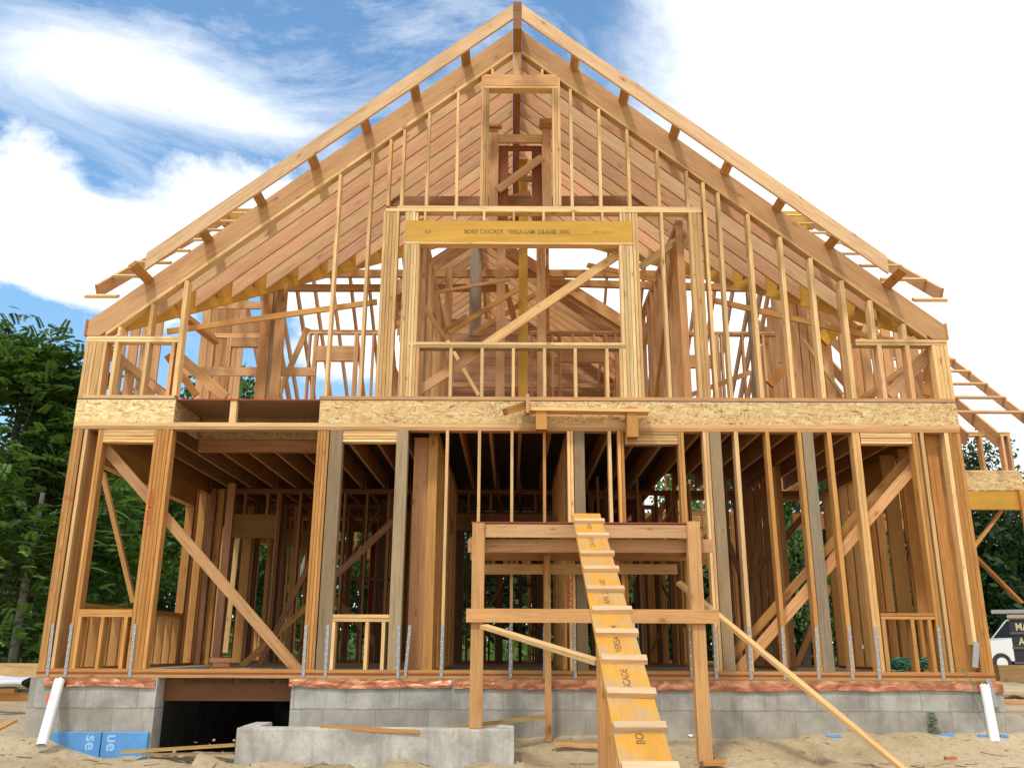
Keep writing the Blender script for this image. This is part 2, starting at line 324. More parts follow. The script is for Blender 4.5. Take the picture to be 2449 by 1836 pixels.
# ------------------------------------------------------------------ house: registry of members
HOUSE = thing('timber_house_frame', 'unsheathed two storey timber house frame with open gable roof on a block foundation', 'house frame')
REG = {}
def mem(kind, p0, p1, w, d, col, up=(0, 0, 1), m=None, rank=None, n=1, mi=0, cuts=None):
    """one lumber member of the house. n plies side by side along the w direction"""
    REG.setdefault(kind, []).append((rank if rank is not None else (p0[1] + p1[1]) / 2, (Vector(p0), Vector(p1), w, d, jit(col) if m is not GREY else jit(col, .08), up, m or WOOD, n, cuts)))
def post(kind, x0, x1, z0, z1, y0, y1, col, m=None, n=1):
    mem(kind, ((x0 + x1) / 2, (y0 + y1) / 2, z0), ((x0 + x1) / 2, (y0 + y1) / 2, z1), x1 - x0, y1 - y0, col, (0, 1, 0), m, y0, n)
def hbar(kind, x0, x1, z0, z1, y0, y1, col, m=None, n=1):
    """horizontal along X; n laminations stacked in Z"""
    mem(kind, (x0, (y0 + y1) / 2, (z0 + z1) / 2), (x1, (y0 + y1) / 2, (z0 + z1) / 2), z1 - z0, y1 - y0, col, (0, 1, 0), m, y0, n)
def ybar(kind, x0, x1, z0, z1, y0, y1, col, m=None):
    mem(kind, ((x0 + x1) / 2, y0, (z0 + z1) / 2), ((x0 + x1) / 2, y1, (z0 + z1) / 2), x1 - x0, z1 - z0, col, (0, 0, 1), m, y0)
W6 = .14                                     # 2x6 wall
Z_SILL, Z_DECK = .04, .062; ZP1 = 3.055; ZP2 = 3.148; ZR = 3.452; ZD2 = 3.472; ZB2 = 3.512
ZK0, ZK1 = 4.25, 4.335; ZM0, ZM1 = 6.20, 6.285
XC, RIDGE, SL = .055, 9.26, .82; XL, XR = -5.69, 5.815
def roofz(x): return RIDGE - SL * abs(x - XC)
VZ = .355                                     # vertical depth of a rafter
# --- first floor front wall
hbar('mud_sill', XL, XR, 0.0, Z_SILL, 0, W6, TREAT); hbar('bottom_plate', XL, XR, Z_DECK, .10, 0, W6, ORG)
hbar('top_plate', XL, -1.2, ZP1, 3.10, 0, W6, FIR); hbar('top_plate', -1.2, XR, ZP1, 3.10, 0.0, W6, FIR)
hbar('top_plate', XL, -2.0, 3.10, ZP2, 0, W6, PALE); hbar('top_plate', -2.0, 1.6, 3.10, ZP2, 0.002, W6, PALE); hbar('top_plate', 1.6, XR, 3.10, ZP2, 0, W6, FIR)
def stud1(u, wpx=None, col=ORG, z0=.10, z1=ZP1, v=1030, x=None, kind='stud', m=None, n=1, w=.04, y0=0.0, dep=W6):
    xx = px(u, v) if x is None else x
    post(kind, xx, xx + w * n, z0, z1, y0, y0 + dep, col, m, n)
# left corner group, window one, big post
post('built_up_post', XL, XL + .135, .10, ZP1, 0, W6, ORG, n=3); post('stud', XL + .15, XL + .19, .10, ZP1, .004, W6, PALE)
post('built_up_post', XL - .0, XL + .04, .10, ZP1, W6 + .003, .28, ORG)
x = px(235, 1030); post('built_up_post', x, x + .075, .10, ZP1, 0, W6, ORG, n=2)
WL0 = x + .075; WL1 = px(370, 1030)
post('built_up_post', WL1, px(413.5, 1030), .10, ZP1, 0, W6, ORG, n=5)
hbar('header', WL0, WL1, 2.88, ZP1, 0.002, W6, PALE, n=4)
hbar('window_sill', WL0 + .002, WL1 - .002, .70, .79, 0, W6, ORG, n=1)
for k in (.0, .46, .93): xx = WL0 + (WL1 - WL0 - .05) * k + .003; post('cripple_stud', xx, xx + .04, .10, .70, 0, W6, ORG)
# window two
xa = px(759.5, 1030); post('built_up_post', xa, px(788, 1030), .10, ZP1, 0, W6, ORG, n=4)
xg = px(791, 1030); post('grey_post', xg, px(821, 1030), .10, ZP1, -.002, W6, GRY, GREY, n=1)
xr = px(950, 1030); post('grey_post', xr, px(977, 1030), .10, ZP1, -.002, W6, (.38, .285, .17), GREY, n=1)
W20, W21 = px(821, 1030), xr
hbar('header', W20, W21, 2.90, ZP1, .002, W6, PALE, n=4); hbar('window_sill', W20 + .002, W21 - .002, .655, .745, 0, W6, PALE, n=2)
for k in (0, .62, .93): xx = W20 + (W21 - W20 - .045) * k + .004; post('cripple_stud', xx, xx + .04, .10, .655, 0, W6, PALE)
# studs
for u, c, n_, wd in ((1067, PALE, 1, .036), (1144, PALE, 1, .036), (1221, PALE, 1, .036), (1298, ORG, 1, .036), (1356, PALE, 2, .04), (1453, PALE, 1, .04), (1476, ORG, 2, .042),
                 (1620, ORG, 2, .04), (1680, PALE, 2, .04), (1755, PALE, 1, .05), (1830, ORG, 1, .05), (1906, ORG, 1, .05), (1977, ORG, 1, .052), (2036.5, PALE, 2, .05),
                 (2179, ORG, 2, .042), (2199, PALE, 1, .045)):
    stud1(u, col=c, n=n_, w=wd, z0=.10, kind='stud' if n_ == 1 else 'doubled_stud')
for u0, u1, c in ((1372.5, 1397, (.33, .27, .18)), (1695.5, 1722, GRY), (1917.5, 1943, (.34, .29, .22))): post('grey_post', px(u0, 1030), px(u1, 1030), .10, ZP1, -.003, W6, c, GREY)
hbar('header', px(1493, 1030) + .004, px(1620, 1030), 2.885, ZP1, .002, W6, PALE, n=4)
hbar('header', px(2057, 1030), px(2179, 1030), 2.905, ZP1, .002, W6, PALE, n=4)
hbar('window_sill', px(2057, 1030) + .002, px(2179, 1030) - .002, .71, .79, 0, W6, ORG, n=2)
for k in (0, .58, .92): xx = px(2057, 1030) + (px(2179, 1030) - px(2057, 1030) - .05) * k + .004; post('cripple_stud', xx, xx + .045, .10, .71, 0, W6, ORG)
post('built_up_post', 5.655, XR, .10, ZP1, 0, W6, ORG, n=3); post('stud', 5.60, 5.65, .42, ZP1, .004, W6, PALE)
post('built_up_post', 5.42, 5.56, .10, ZP1, W6 + .02, .21, ORG)
# --- floor rim, second floor plates
for a, b_ in ((XL, px(417, 985)), (px(764, 985), XR)):
    hbar('rim_board', a, b_, ZP2, ZR, 0.0, .03, TINT1, OSB)
hbar('rim_board', px(417, 985) + .01, px(764, 985) - .01, ZP2, ZR, .95, .98, (.45, .36, .3), OSB)
ybar('rim_board', px(417, 985) - .03, px(417, 985), ZP2, ZR, .035, .95, (.8, .8, .8), OSB)
post('block', px(547, 990), px(562, 990), ZP2, ZR, .03, .12, PALE)
hbar('bottom_plate', XL, px(417, 948), ZD2, ZB2, 0, W6, FIR); hbar('bottom_plate', px(764, 948), XR, ZD2, ZB2, 0, W6, FIR)
ybar('side_rim', XL + .002, XL + .04, ZP2 + .002, ZR - .002, .04, 10.3, ORG); ybar('side_rim', XR - .04, XR - .002, ZP2 + .002, ZR - .002, .04, 4.9, ORG)
# --- second floor knee walls
xk = px(439, 700)
hbar('top_plate', XL, xk, ZK0, ZK1, 0, W6, PALE, n=2); hbar('top_plate', px(2047, 819), XR, ZK0, ZK1, 0, W6, PALE, n=2)
post('built_up_post', XL, XL + .28, ZB2, ZK0, 0, W6, PALE, n=6)
for u in (274, 349): xx = px(u, 822); post('stud', xx, xx + .045, ZB2, ZK0, 0, W6, PALE)
xk2 = px(2040, 819)
for u in (2098, 2165): xx = px(u, 826); post('stud', xx, xx + .055, ZB2, ZK0, 0, W6, FIR)
post('built_up_post', XR - .21, XR, ZB2, ZK0, 0, W6, PALE, n=4)
# --- gable studs up to the rake plate
def gstud(u, v, z0=ZB2, w=.04, col=PALE, n=1, kind='gable_stud'):
    x0 = px(u, v); xm = x0 + w * n / 2
    post(kind, x0, x0 + w * n, z0, roofz(xm) - VZ - .058 - SL * w * n / 2, 0, W6, col, n=n)
gstud(439, 700, w=.055); gstud(809, 430); gstud(886, 400)
x = px(396, 940); post('stud', x + .0, x + .045, ZB2, ZK0, 0, W6, FIR)
for u, v in ((282, 790), (356, 770)): gstud(u, v, z0=ZK1, w=.045)
for u, v in ((2081, 760), (2158, 790)): gstud(u, v, z0=ZK1, w=.055)
for u, v in ((928, 400), (960, 400), (1019, 400), (1089, 400)): gstud(u, v, z0=ZM1, col=PALE if u != 928 else FIR)
for u, v in ((1364, 400), (1432, 400), (1500, 400), (1570, 400), (1641, 450)): gstud(u, v, z0=ZM1)
for u, v, wd in ((1676, 411, .042), (1711, 440, .045), (1782, 490, .05), (1859, 544, .05), (1931, 602, .055), (2006, 655, .06)): gstud(u, v, w=wd)
for u in (1175, 1294): gstud(u, 160, z0=8.435, w=.035)
# mid plate across the gable and the big opening under it
hbar('top_plate', px(923, 499), px(1690, 499) - .075, ZM0, 6.243, 0, W6, PALE); hbar('top_plate', px(950, 499), px(1676, 499)-.005, 6.243, ZM1, 0.001, W6, PALE)
xa, xb = px(917, 520), px(955, 520); post('built_up_post', xa, xb, ZB2, ZM0, 0, W6, PALE, n=5)
xa, xb = px(1647, 520), px(1676, 520) - .004; post('built_up_post', xa, xb + .0, ZB2, ZM0, 0, W6, PALE, n=3)
post('built_up_post', xb + .003 - .0, xb + .006, ZB2, ZB2 + .01, .05, .06, PALE)
h0, h1 = px(970, 553), px(1512, 553)
post('built_up_post', h0 - .015, h0 - .003, ZB2, ZM0, 0.01, W6, PALE)
post('built_up_post', h0, h0 + .205, ZB2, 5.70, 0, W6, PALE, n=5); post('built_up_post', h1 - .19, h1, ZB2, 5.70, 0, W6, PALE, n=4)
post('built_up_post', h0 - .0, h0 + .17, 6.06, ZM0, 0, W6, PALE, n=4); post('built_up_post', h1 - .17, h1, 6.06, ZM0, 0, W6, PALE, n=4)
post('built_up_post', h1 + .003, h1 + .085, ZB2, ZM0, 0, W6, PALE, n=2)
hbar('header_plate', h0, h1, 5.702, 5.737, 0, W6, PALE)
LVH = (h0, h1, 5.74, 6.055)
for u in (1014, 1085, 1155, 1226, 1297, 1368.5, 1438): xx = px(u, 516); post('cripple_stud', xx, xx + .033, 6.06, ZM0, 0, W6, PALE)
o0, o1 = h0 + .205, h1 - .19
hbar('window_sill', o0 - .10, o1 + .04, 4.185, 4.27, -.002, W6 - .002, PALE, n=2)
for u in (1074, 1149, 1224, 1299, 1373, 1449): xx = px(u, 880); post('cripple_stud', xx, xx + .04, ZB2, 4.185, 0, W6, PALE)
post('cripple_stud', o0 + .003, o0 + .043, ZB2, 4.185, 0, W6, FIR); post('cripple_stud', o1 - .043, o1 - .003, ZB2, 4.185, 0, W6, PALE)
xx = px(1579, 520); post('gable_stud', xx, xx + .04, ZB2, ZM0, 0, W6, PALE)
# attic window
a0, a1 = px(1149, 330), px(1341, 330)
post('built_up_post', a0, a0 + .04, ZM1, 8.41, -.003, W6, FIR); post('built_up_post', a0 + .043, a0 + .12, ZM1, 8.20, 0, W6, PALE, n=2)
post('built_up_post', a1 - .04, a1, ZM1, 8.38, -.003, W6, FIR); post('built_up_post', a1 - .12, a1 - .043, ZM1, 8.20, 0, W6, PALE, n=2)
hbar('header', a0 + .043, a1 - .043, 8.245, 8.43, -.004, .09, FIR); hbar('header_plate', a0 + .043, a1 - .043, 8.203, 8.24, 0, W6, PALE)
post('built_up_post', XC - .06, XC + .06, 8.435, 8.9, -.0, W6, FIR, n=1)
# --- rake plates and gable rafters (front slope pairs)
def rake(x0, x1, y, th, off, dep, kind, col, m=None, cutlow=True):
    """sloping member in the plane Y=y; off = vertical drop of its top edge from the roof line, dep = vertical depth"""
    s = 1 if x1 > XC else -1
    za, zb = roofz(x0) - off, roofz(x1) - off
    c = math.cos(math.atan(SL))
    w_, d_ = th, dep * c
    p0 = Vector((x0, y, za - dep / 2)); p1 = Vector((x1, y, zb - dep / 2))
    k = (d_ / 2) * math.tan(math.atan(SL))
    mem(kind, p0, p1, w_, d_, col, (0, 0, 1), m, y, 1, cuts=(k, k))
for s, xe in ((-1, XL - .005), (1, XR - .005)):
    rake(XC + s * .067, XC + s * 5.50, .07, W6, VZ, .056, 'rake_plate', PALE)
def valley_x(Y): return 5.43 - .94 * (Y)
def seat_rafter(s, y0, y1, xe):
    mb = MB(); c, sn = math.cos(math.atan(SL)), math.sin(math.atan(SL)); col = jit((.68, .45, .25)); zc = 4.338
    xb = XC + s * (RIDGE - VZ - zc) / SL
    poly = [(XC + s * .067, roofz(XC + .067)), (xe, roofz(xe)), (xe, zc), (xb, zc), (XC + s * .067, roofz(XC + .067) - VZ)]
    if s < 0: poly = poly[::-1]
    uvf = lambda p: (s * p[0] * c - p[1] * sn + 3 * s, s * p[0] * sn + p[1] * c)
    a = [(x, y0, z) for x, z in poly]; b = [(x, y1, z) for x, z in poly]; n = len(poly)
    mb.face(a[::-1], [uvf(p) for p in poly][::-1], col); mb.face(b, [uvf(p) for p in poly], col)
    for k in range(n):
        k2 = (k + 1) % n; l = math.dist(poly[k], poly[k2]); mb.face([a[k], a[k2], b[k2], b[k]], [(0, 0), (l, 0), (l, .045), (0, .045)], col)
    return mb.build('rafter', WOOD, HOUSE)
for s, xe in ((-1, XL - .005), (1, XR - .005)): seat_rafter(s, -.002, .043, xe)
for i in range(1, 15):
    Y = .02 + .406 * i
    for s in (-1, 1):
        run = min(5.745, valley_x(Y) + .02) if Y > .1 else 5.745 - .0
        if run < .2: continue
        rake(XC + s * .067, XC + s * run, Y + .02, .045, 0, VZ, 'rafter', (.73, .475, .30) if (i + s) % 3 else (.70, .50, .29))
for s in (-1, 1):                            # eave blocks
    mem('fascia_board', (XC + s * 5.775, 0.0, 4.45), (XC + s * 5.775, .5, 4.45), .03, .23, ORG, (0, 0, 1))
    p0 = Vector((XC + s * 5.43, -.0 + .15, roofz(5.43 + XC) - .225)); p1 = Vector((XC + s * .0, 5.78, RIDGE - .225))
    mem('valley_beam', p0, p1, .09, .30, LV, (0, 0, 1), LVL, .2)
ybar('ridge_beam', XC - .062, XC + .062, RIDGE - .44, RIDGE + .02, -.52, 5.73, (.42, .22, .10))
# barge rafters with lookouts
for s in (-1, 1):
    rake(XC + s * .065, XC + s * 4.86, -.5, .04, -.03, .245, 'barge_rafter', (.74, .55, .35))
    c, sn = math.cos(math.atan(SL)), math.sin(math.atan(SL))
    LKS = ((1005,120),(895,190),(787,265),(673,345),(555,425),(437,508),(308,580)) if s < 0 else ((1243,118),(1350,190),(1460,265),(1573,345),(1688,427),(1804,510),(1930,590))
    for k in range(7):
        rr = abs(px(LKS[k][0] * 1.1071, LKS[k][1] * 1.1071, -.25) - XC); yend = -.48 if k < 6 else -.55
        zc = RIDGE - SL * rr - .025; x_ = XC + s * rr
        mem('lookout', (x_, yend, zc), (x_, .38, zc), .05, .13, ORG, (-c * 1.0 * s * -1 * 0 + (s * c), 0, -sn) if True else (0, 0, 1))
# --- main cross roof
YR = 5.78
def mz(y): return RIDGE - .77 * abs(YR - y)
hbar('main_ridge_beam', -6.12, XC - .1, RIDGE - .40, RIDGE, YR - .02, YR + .07, LV, LVL); hbar('main_ridge_beam', XC + .1, 6.35, RIDGE - .40, RIDGE, YR - .02, YR + .07, LV, LVL)
def slope(x, y0, y1, th, dep, kind, col, off=0, m=None):
    k = (dep * .79 / 2) * .77
    mem(kind, (x, y0, mz(y0) - off - dep / 2), (x, y1, mz(y1) - off - dep / 2), th, dep * .79, col, (0, 0, 1), m, min(y0, y1))
for i in range(-14, 15):
    x = XC + i * .406
    y0 = (5.43 - abs(x - XC)) / .94
    if 1 <= abs(i) <= 12 and y0 < 5.3: slope(x, max(.1, y0), YR - .02, .045, .34, 'jack_rafter', FIR)
    if abs(i) > 4: slope(x, YR + .07, 11.4, .045, .25, 'rear_rafter', FIR)
for xo, xi, ylow in ((-6.02, -5.74, .75), (6.22, 5.83, .75)):
    slope(xo, ylow, YR + .05, .045, .24, 'ladder_rafter', FIR, off=-.02)
    slope(xo, YR + .1, 11.3, .045, .24, 'ladder_rafter', FIR, off=-.02)
    for k in range(8):
        y = (.20 if k == 0 else .40 + .70 * k); ex = (-.03 if k else -.13) * (-1 if xo < 0 else 1) - (.10 if (k == 0 and xo > 0) else 0)
        mem('ladder_rung', (xi - .3 * (1 if xo > 0 else -1), y, mz(y) + .02), (xo + ex, y, mz(y) + .02), .09, .04, PALE, (0, -.6, .8))
    for k in range(8):
        y = 6.3 + .70 * k; mem('ladder_rung', (xi, y, mz(y) + .0), (xo, y, mz(y) + .0), .09, .04, FIR, (0, .6, .8))
# gable-end walls of the main volume (X = ends)
for s, xw in ((-1, XL + .07), (1, XR - .07)):
    for i in range(0, 28):
        y = .45 + i * .406
        top = mz(y) - .35
        if top < ZK1: top = ZK0
        if s < 0 and 2.45 < y < 4.0:
            continue
        if s < 0 and 6.5 < y < 8.3: continue
        if s > 0 and 2.9 < y < 4.3: mem('wall_stud', (xw, y, ZB2), (xw, y, 4.4), W6, .04, FIR, (0, 1, 0)); continue
        mem('wall_stud', (xw, y, ZB2), (xw, y, top), W6, .04, FIR, (0, 1, 0))
    mem('side_plate', (xw, .15, ZB2 - .02), (xw, 11.4, ZB2 - .02), W6, .04, FIR); mem('side_plate', (xw, .15, ZK0 + .02), (xw, 11.4, ZK0 + .02), W6, .08, PALE)
    slope(xw - s * .55, 1.3, YR, .045, .34, 'end_rafter', FIR); slope(xw - s * .2, YR, 11.4, .045, .34, 'end_rafter', FIR)
# --- rear cross gable
XC2 = -.68
for i in range(14):
    Y = 6.2 + .406 * i
    for s, run in ((-1, 2.0), (1, 3.2)):
        za, zb = 9.08 - .72 * .04, 9.08 - .72 * run; dp = .34; kk = (dp * .81 / 2) * .72
        mem('rear_gable_rafter', (XC2 + s * .04, Y, za - dp / 2), (XC2 + s * run, Y, zb - dp / 2), .045, dp * .81, FIR, (0, 0, 1), None, Y, 1, cuts=(kk, kk))
ybar('rear_ridge_beam', XC2 - .04, XC2 + .04, 8.66, 9.06, 6.15, 11.9, FIR)
for xw in (XC2 - 2.0, XC2 + 3.15):
    ybar('rear_wall_plate', xw - .07, xw + .07, 6.35, 6.43, 6.2, 11.9, FIR)
    for i in range(12): mem('wall_stud', (xw, 6.25 + .42 * i, ZB2), (xw, 6.25 + .42 * i, 6.35), W6, .04, FIR, (0, 1, 0))
hbar('rear_wall_plate', XC2 - 1.95, XC2 + 3.1, 6.30, 6.40, 9.0, 9.1, FIR)
for k in range(11): hbar('wall_board', XC2 - 1.9, XC2 + 3.1, 5.9 + .20 * k, 6.09 + .20 * k, 9.2, 9.23, (.58, .36, .23))
mem('valley_board', (XC2 + .3, 6.16, 8.72), (XC2 + 3.2, 6.12, 6.72), .04, .24, FIR, (0, 0, 1))
# --- second floor interior
def studwall_x(y, x0, x1, z0, z1, openings=(), col=FIR, sp=.406, dep=.10, plates=True, kind='wall_stud', pk='wall_plate', top=None):
    if plates:
        hbar(pk, x0, x1, z0 - .04, z0, y, y + dep, col); hbar(pk, x0, x1, z1, z1 + .08, y, y + dep, col, n=2)
    n = int((x1 - x0) / sp)
    for i in range(n + 1):
        x = x0 + .02 + i * sp
        if any(a < x < b for a, b, *_ in openings): continue
        post(kind, x - .02, x + .02, z0, z1, y, y + dep, col)
    for o in openings:
        a, b_, zh = o[0], o[1], o[2]; hh = o[3] if len(o) > 3 else .22
        for q in (a - .06, b_ + .02): post(kind, q - .02, q + .06, z0, z1, y, y + dep, col, n=2)
        hbar('inner_header', a, b_, zh, zh + hh, y + .003, y + dep - .003, o[4] if len(o) > 4 else col, LVL if len(o) > 4 else None)
        x = a + .2
        while x < b_ - .1:
            post(kind, x, x + .04, zh + hh, z1, y, y + dep, col); x += .406
def studwall_y(x, y0, y1, z0, z1, openings=(), col=FIR, sp=.406, dep=.10, kind='wall_stud', pk='wall_plate'):
    ybar(pk, x, x + dep, z0 - .04, z0, y0, y1, col); ybar(pk, x, x + dep, z1, z1 + .08, y0, y1, col)
    n = int((y1 - y0) / sp)
    for i in range(n + 1):
        y = y0 + .02 + i * sp
        if any(a < y < b for a, b, *_ in openings): continue
        post(kind, x, x + dep, z0, z1, y - .02, y + .02, col)
    for o in openings:
        for q in (o[0], o[1]): post(kind, x, x + dep, z0, z1, q - .04, q + .04, col)
        ybar('inner_header', x + .003, x + dep - .003, o[2], o[2] + .2, o[0], o[1], col)
lx0, lx1 = px(740, 784, 4.9), px(905, 784, 4.9)
studwall_x(4.9, lx0, lx1 + .2, ZB2, 6.15, [(px(757, 850, 4.9), px(845, 850, 4.9), pz(800, 862, 4.9), .30)])
studwall_x(4.9, .35, 5.6, ZB2, 6.15, [(.95, 1.75, 5.6, .25), (3.0, 3.9, 5.5, .25)])
studwall_y(-1.36, .3, 4.9, ZB2, 6.15, [(2.0, 2.8, 5.6)]); studwall_y(2.33, .3, 4.9, ZB2, 6.15, [(3.2, 4.0, 5.6)])
mem('brace', (2.30, .35, 5.9), (2.30, 3.2, 3.6), .04, .09, ORG)
mem('brace', (2.46, .5, 6.1), (2.46, 2.3, 3.6), .04, .12, ORG)
# tall inner posts around the chase
def ipost(u0, u1, v, Y, z0, z1, col, m=None, dep=.09, kind='inner_post', n=1):
    post(kind, px(u0, v, Y), px(u1, v, Y), z0, z1, Y, Y + dep, col, m, n)
ipost(1187, 1208, 750, 3.2, ZD2, 8.9, FIR, dep=.14); ipost(1240, 1262, 750, 3.0, ZD2, 8.82, LV, LVL, dep=.09); ipost(1284, 1305, 750, 3.2, ZD2, 8.9, FIR, dep=.14)
ipost(1123, 1151, 700, 5.4, 6.3, 8.4, (.38, .33, .27), GREY); ipost(1064, 1082, 700, 5.2, ZD2, 7.7, FIR); ipost(999, 1021, 700, .9, ZD2, 6.2, GRY, GREY)
ipost(1306, 1314, 700, 5.2, ZD2, 8.6, ORG)
# chase frame seen through the attic window (front pair, back pair)
for Y, u0, u1, c in ((1.25, 1170, 1191, FIR), (1.25, 1297, 1319, FIR)):
    ipost(u0, u1, 400, Y, 6.3, 8.33, c, dep=.05, kind='chase_post')
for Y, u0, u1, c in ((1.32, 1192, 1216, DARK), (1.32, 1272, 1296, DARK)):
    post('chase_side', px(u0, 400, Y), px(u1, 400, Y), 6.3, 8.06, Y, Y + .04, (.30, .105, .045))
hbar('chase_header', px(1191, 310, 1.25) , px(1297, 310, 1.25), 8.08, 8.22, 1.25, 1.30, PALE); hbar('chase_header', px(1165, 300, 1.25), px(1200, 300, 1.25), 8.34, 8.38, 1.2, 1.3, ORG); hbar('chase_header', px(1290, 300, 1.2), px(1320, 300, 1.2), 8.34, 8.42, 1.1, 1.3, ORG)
def bar2(kind, u0, v0, u1, v1, Y0, Y1, w, d, col, m=None, up=(0, 1, 0)):
    mem(kind, at(u0, v0, Y=Y0), at(u1, v1, Y=Y1), w, d, col, up, m, min(Y0, Y1))
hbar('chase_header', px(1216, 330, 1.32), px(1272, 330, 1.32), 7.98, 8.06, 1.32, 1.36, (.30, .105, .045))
bar2('brace', 1190, 455, 1296, 377, 1.24, 1.24, .12, .04, FIR); bar2('brace', 1215, 422, 1296, 432, 1.6, 1.6, .10, .04, FIR); bar2('brace', 1215, 474, 1268, 462, 2.0, 2.0, .08, .04, FIR); bar2('brace', 1215, 486, 1268, 484, 2.2, 2.2, .05, .04, PALE)
# long loose braces in the gable
bar2('brace', 1160, 826, 1484, 605, .18, .18, .12, .04, PALE); bar2('brace', 1000, 935, 1150, 838, .18, .18, .12, .04, FIR)
bar2('brace', 985, 692, 1070, 815, .30, .9, .06, .04, FIR); bar2('brace', 1070, 815, 1145, 945, .6, .6, .05, .04, PALE)
bar2('brace', 400, 793, 902, 722, .25, .25, .075, .04, ORG); bar2('brace', 1709, 719, 2135, 817, .25, .25, .075, .04, ORG)
bar2('brace', 1072, 797, 1240, 690, 2.6, 2.9, .08, .04, ORG); bar2('brace', 1130, 800, 1280, 705, 4.0, 4.0, .08, .04, ORG); bar2('brace', 1210, 690, 1240, 800, 3.6, 3.6, .1, .04, ORG)
bar2('brace', 1015, 704, 1220, 668, 2.4, 2.6, .05, .04, FIR); bar2('brace', 1060, 792, 1116, 754, 3.6, 3.6, .06, .04, FIR)
bar2('brace', 1405, 634, 1570, 670, 2.2, 1.7, .08, .04, ORG); bar2('brace', 1530, 640, 1640, 560, .4, .4, .1, .04, PALE)
bar2('collar_tie', 700, 655, 1420, 655, 6.2, 6.2, .16, .09, ORG); bar2('collar_tie', 690, 689, 1215, 689, 6.5, 6.5, .15, .09, ORG)
bar2('collar_tie', 1300, 655, 1660, 657, 6.0, 6.0, .15, .09, ORG); bar2('collar_tie', 1305, 676, 1800, 690, 5.6, 5.6, .14, .09, ORG)
bar2('collar_tie', 860, 482, 1660, 480, 1.7, 1.7, .16, .04, (.42, .22, .11)); bar2('collar_tie', 1000, 478, 1480, 478, 2.6, 2.6, .12, .04, FIR)
# posts under the valleys
ipost(613, 638, 890, 1.95, ZD2, 5.92, FIR, dep=.09); ipost(638, 649, 890, 1.98, ZD2, 5.92, GRY, GREY, dep=.09); ipost(648, 672, 890, 1.90, ZD2, 5.90, FIR, dep=.05)
ipost(1797, 1816, 830, 1.75, ZD2, 5.75, (.34, .29, .22), GREY, dep=.09)
bar2('rail_board', 433, 888, 755, 889, 2.2, 2.3, .14, .04, FIR)
bar2('rail_board', 495, 731, 655, 730, 3.0, 3.0, .12, .04, FIR)
# left room on the second floor: partition, dark header, stair like diagonals
studwall_x(3.6, px(500, 880, 3.6), px(640, 880, 3.6), ZB2, 5.6, [(px(550, 850, 3.6), px(618, 850, 3.6), pz(580, 828, 3.6), .5)])
bar2('brace', 400, 850, 470, 945, .4, .4, .09, .04, ORG); bar2('brace', 270, 840, 400, 950, .3, .3, .09, .04, FIR); bar2('brace', 420, 740, 515, 815, 1.2, 3.4, .09, .14, ORG); bar2('brace', 425, 850, 540, 950, 1.0, 1.0, .15, .04, FIR)
bar2('brace', 668, 940, 735, 785, 2.6, 2.6, .09, .04, PALE)
bar2('brace', 2125, 945, 2235, 835, .25, .25, .15, .04, FIR); bar2('brace', 2215, 945, 2235, 830, .3, .3, .09, .04, ORG)
bar2('brace', 1840, 920, 1950, 800, 3.5, 3.5, .16, .09, ORG); bar2('brace', 1920, 810, 2015, 945, 2.4, 2.4, .05, .04, PALE)
bar2('brace', 1650, 945, 1795, 890, 3.2, 3.2, .08, .04, FIR); bar2('brace', 1965, 815, 2060, 730, 2.0, 2.0, .22, .09, LV, LVL)
for u0, u1, Y in ((1900, 1920, 3.0), (1922, 1940, 3.0), (1942, 1956, 3.0), (1975, 1996, 2.4), (2018, 2036, 3.8), (2064, 2078, 3.4)): ipost(u0, u1, 900, Y, ZD2, min(6.3, mz(Y) - .3), FIR)
ipost(1855, 1895, 800, 4.0, 5.3, 6.7, FIR, dep=.04)
# wide diagonal roof beams near the right and the left eaves
mem('eave_beam', at(1870, 640, Y=3.0), at(2050, 800, Y=1.2), .09, .3, FIR, (0, 0, 1))
# --- second floor deck and joists
hall = (XL + .05, XR - .05)
def sheet(name, x0, x1, y0, y1, z0, z1, col, m, parent=HOUSE):
    b = MB(); b.bar(((x0 + x1) / 2, y0, (z0 + z1) / 2), ((x0 + x1) / 2, y1, (z0 + z1) / 2), x1 - x0, z1 - z0, col, (0, 0, 1)); return b.build(name, m, parent)
PLC_SHADE = (.07, .042, .024, 1)  # dark board underside, deepened so its colour carries the ceiling shade
for nm_, za_, zb_, cc_ in (('subfloor_underside_shade', ZR + .001, ZR + .009, PLC_SHADE), ('subfloor', ZR + .011, ZD2 - .001, (.50, .37, .22, 1))):  # thin dark sheet added below the pale deck to hold that shade
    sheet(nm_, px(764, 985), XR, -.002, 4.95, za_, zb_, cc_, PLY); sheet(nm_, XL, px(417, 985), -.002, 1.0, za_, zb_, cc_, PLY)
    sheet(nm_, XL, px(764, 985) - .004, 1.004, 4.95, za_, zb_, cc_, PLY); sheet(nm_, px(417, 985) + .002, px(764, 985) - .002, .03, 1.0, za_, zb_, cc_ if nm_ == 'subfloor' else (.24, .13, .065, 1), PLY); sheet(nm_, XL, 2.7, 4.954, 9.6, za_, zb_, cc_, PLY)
for k in range(28):
    x = XL + .12 + .406 * k
    y0 = .99 if px(417, 985) < x < px(764, 985) else .035
    ybar('floor_joist', x - .02, x + .02, ZP2 + .005, ZR - .002, y0, 4.88, (.50, .30, .14) if k % 3 else (.48, .23, .10))
    if x < 2.6: ybar('floor_joist', x - .02 + .05, x + .02 + .05, ZP2 + .005, ZR - .002, 4.9, 9.6, (.40, .22, .10))
hbar('flush_beam', px(417, 985), px(764, 985), 2.98, ZR - .01, 1.0, 1.09, (.42, .22, .10))
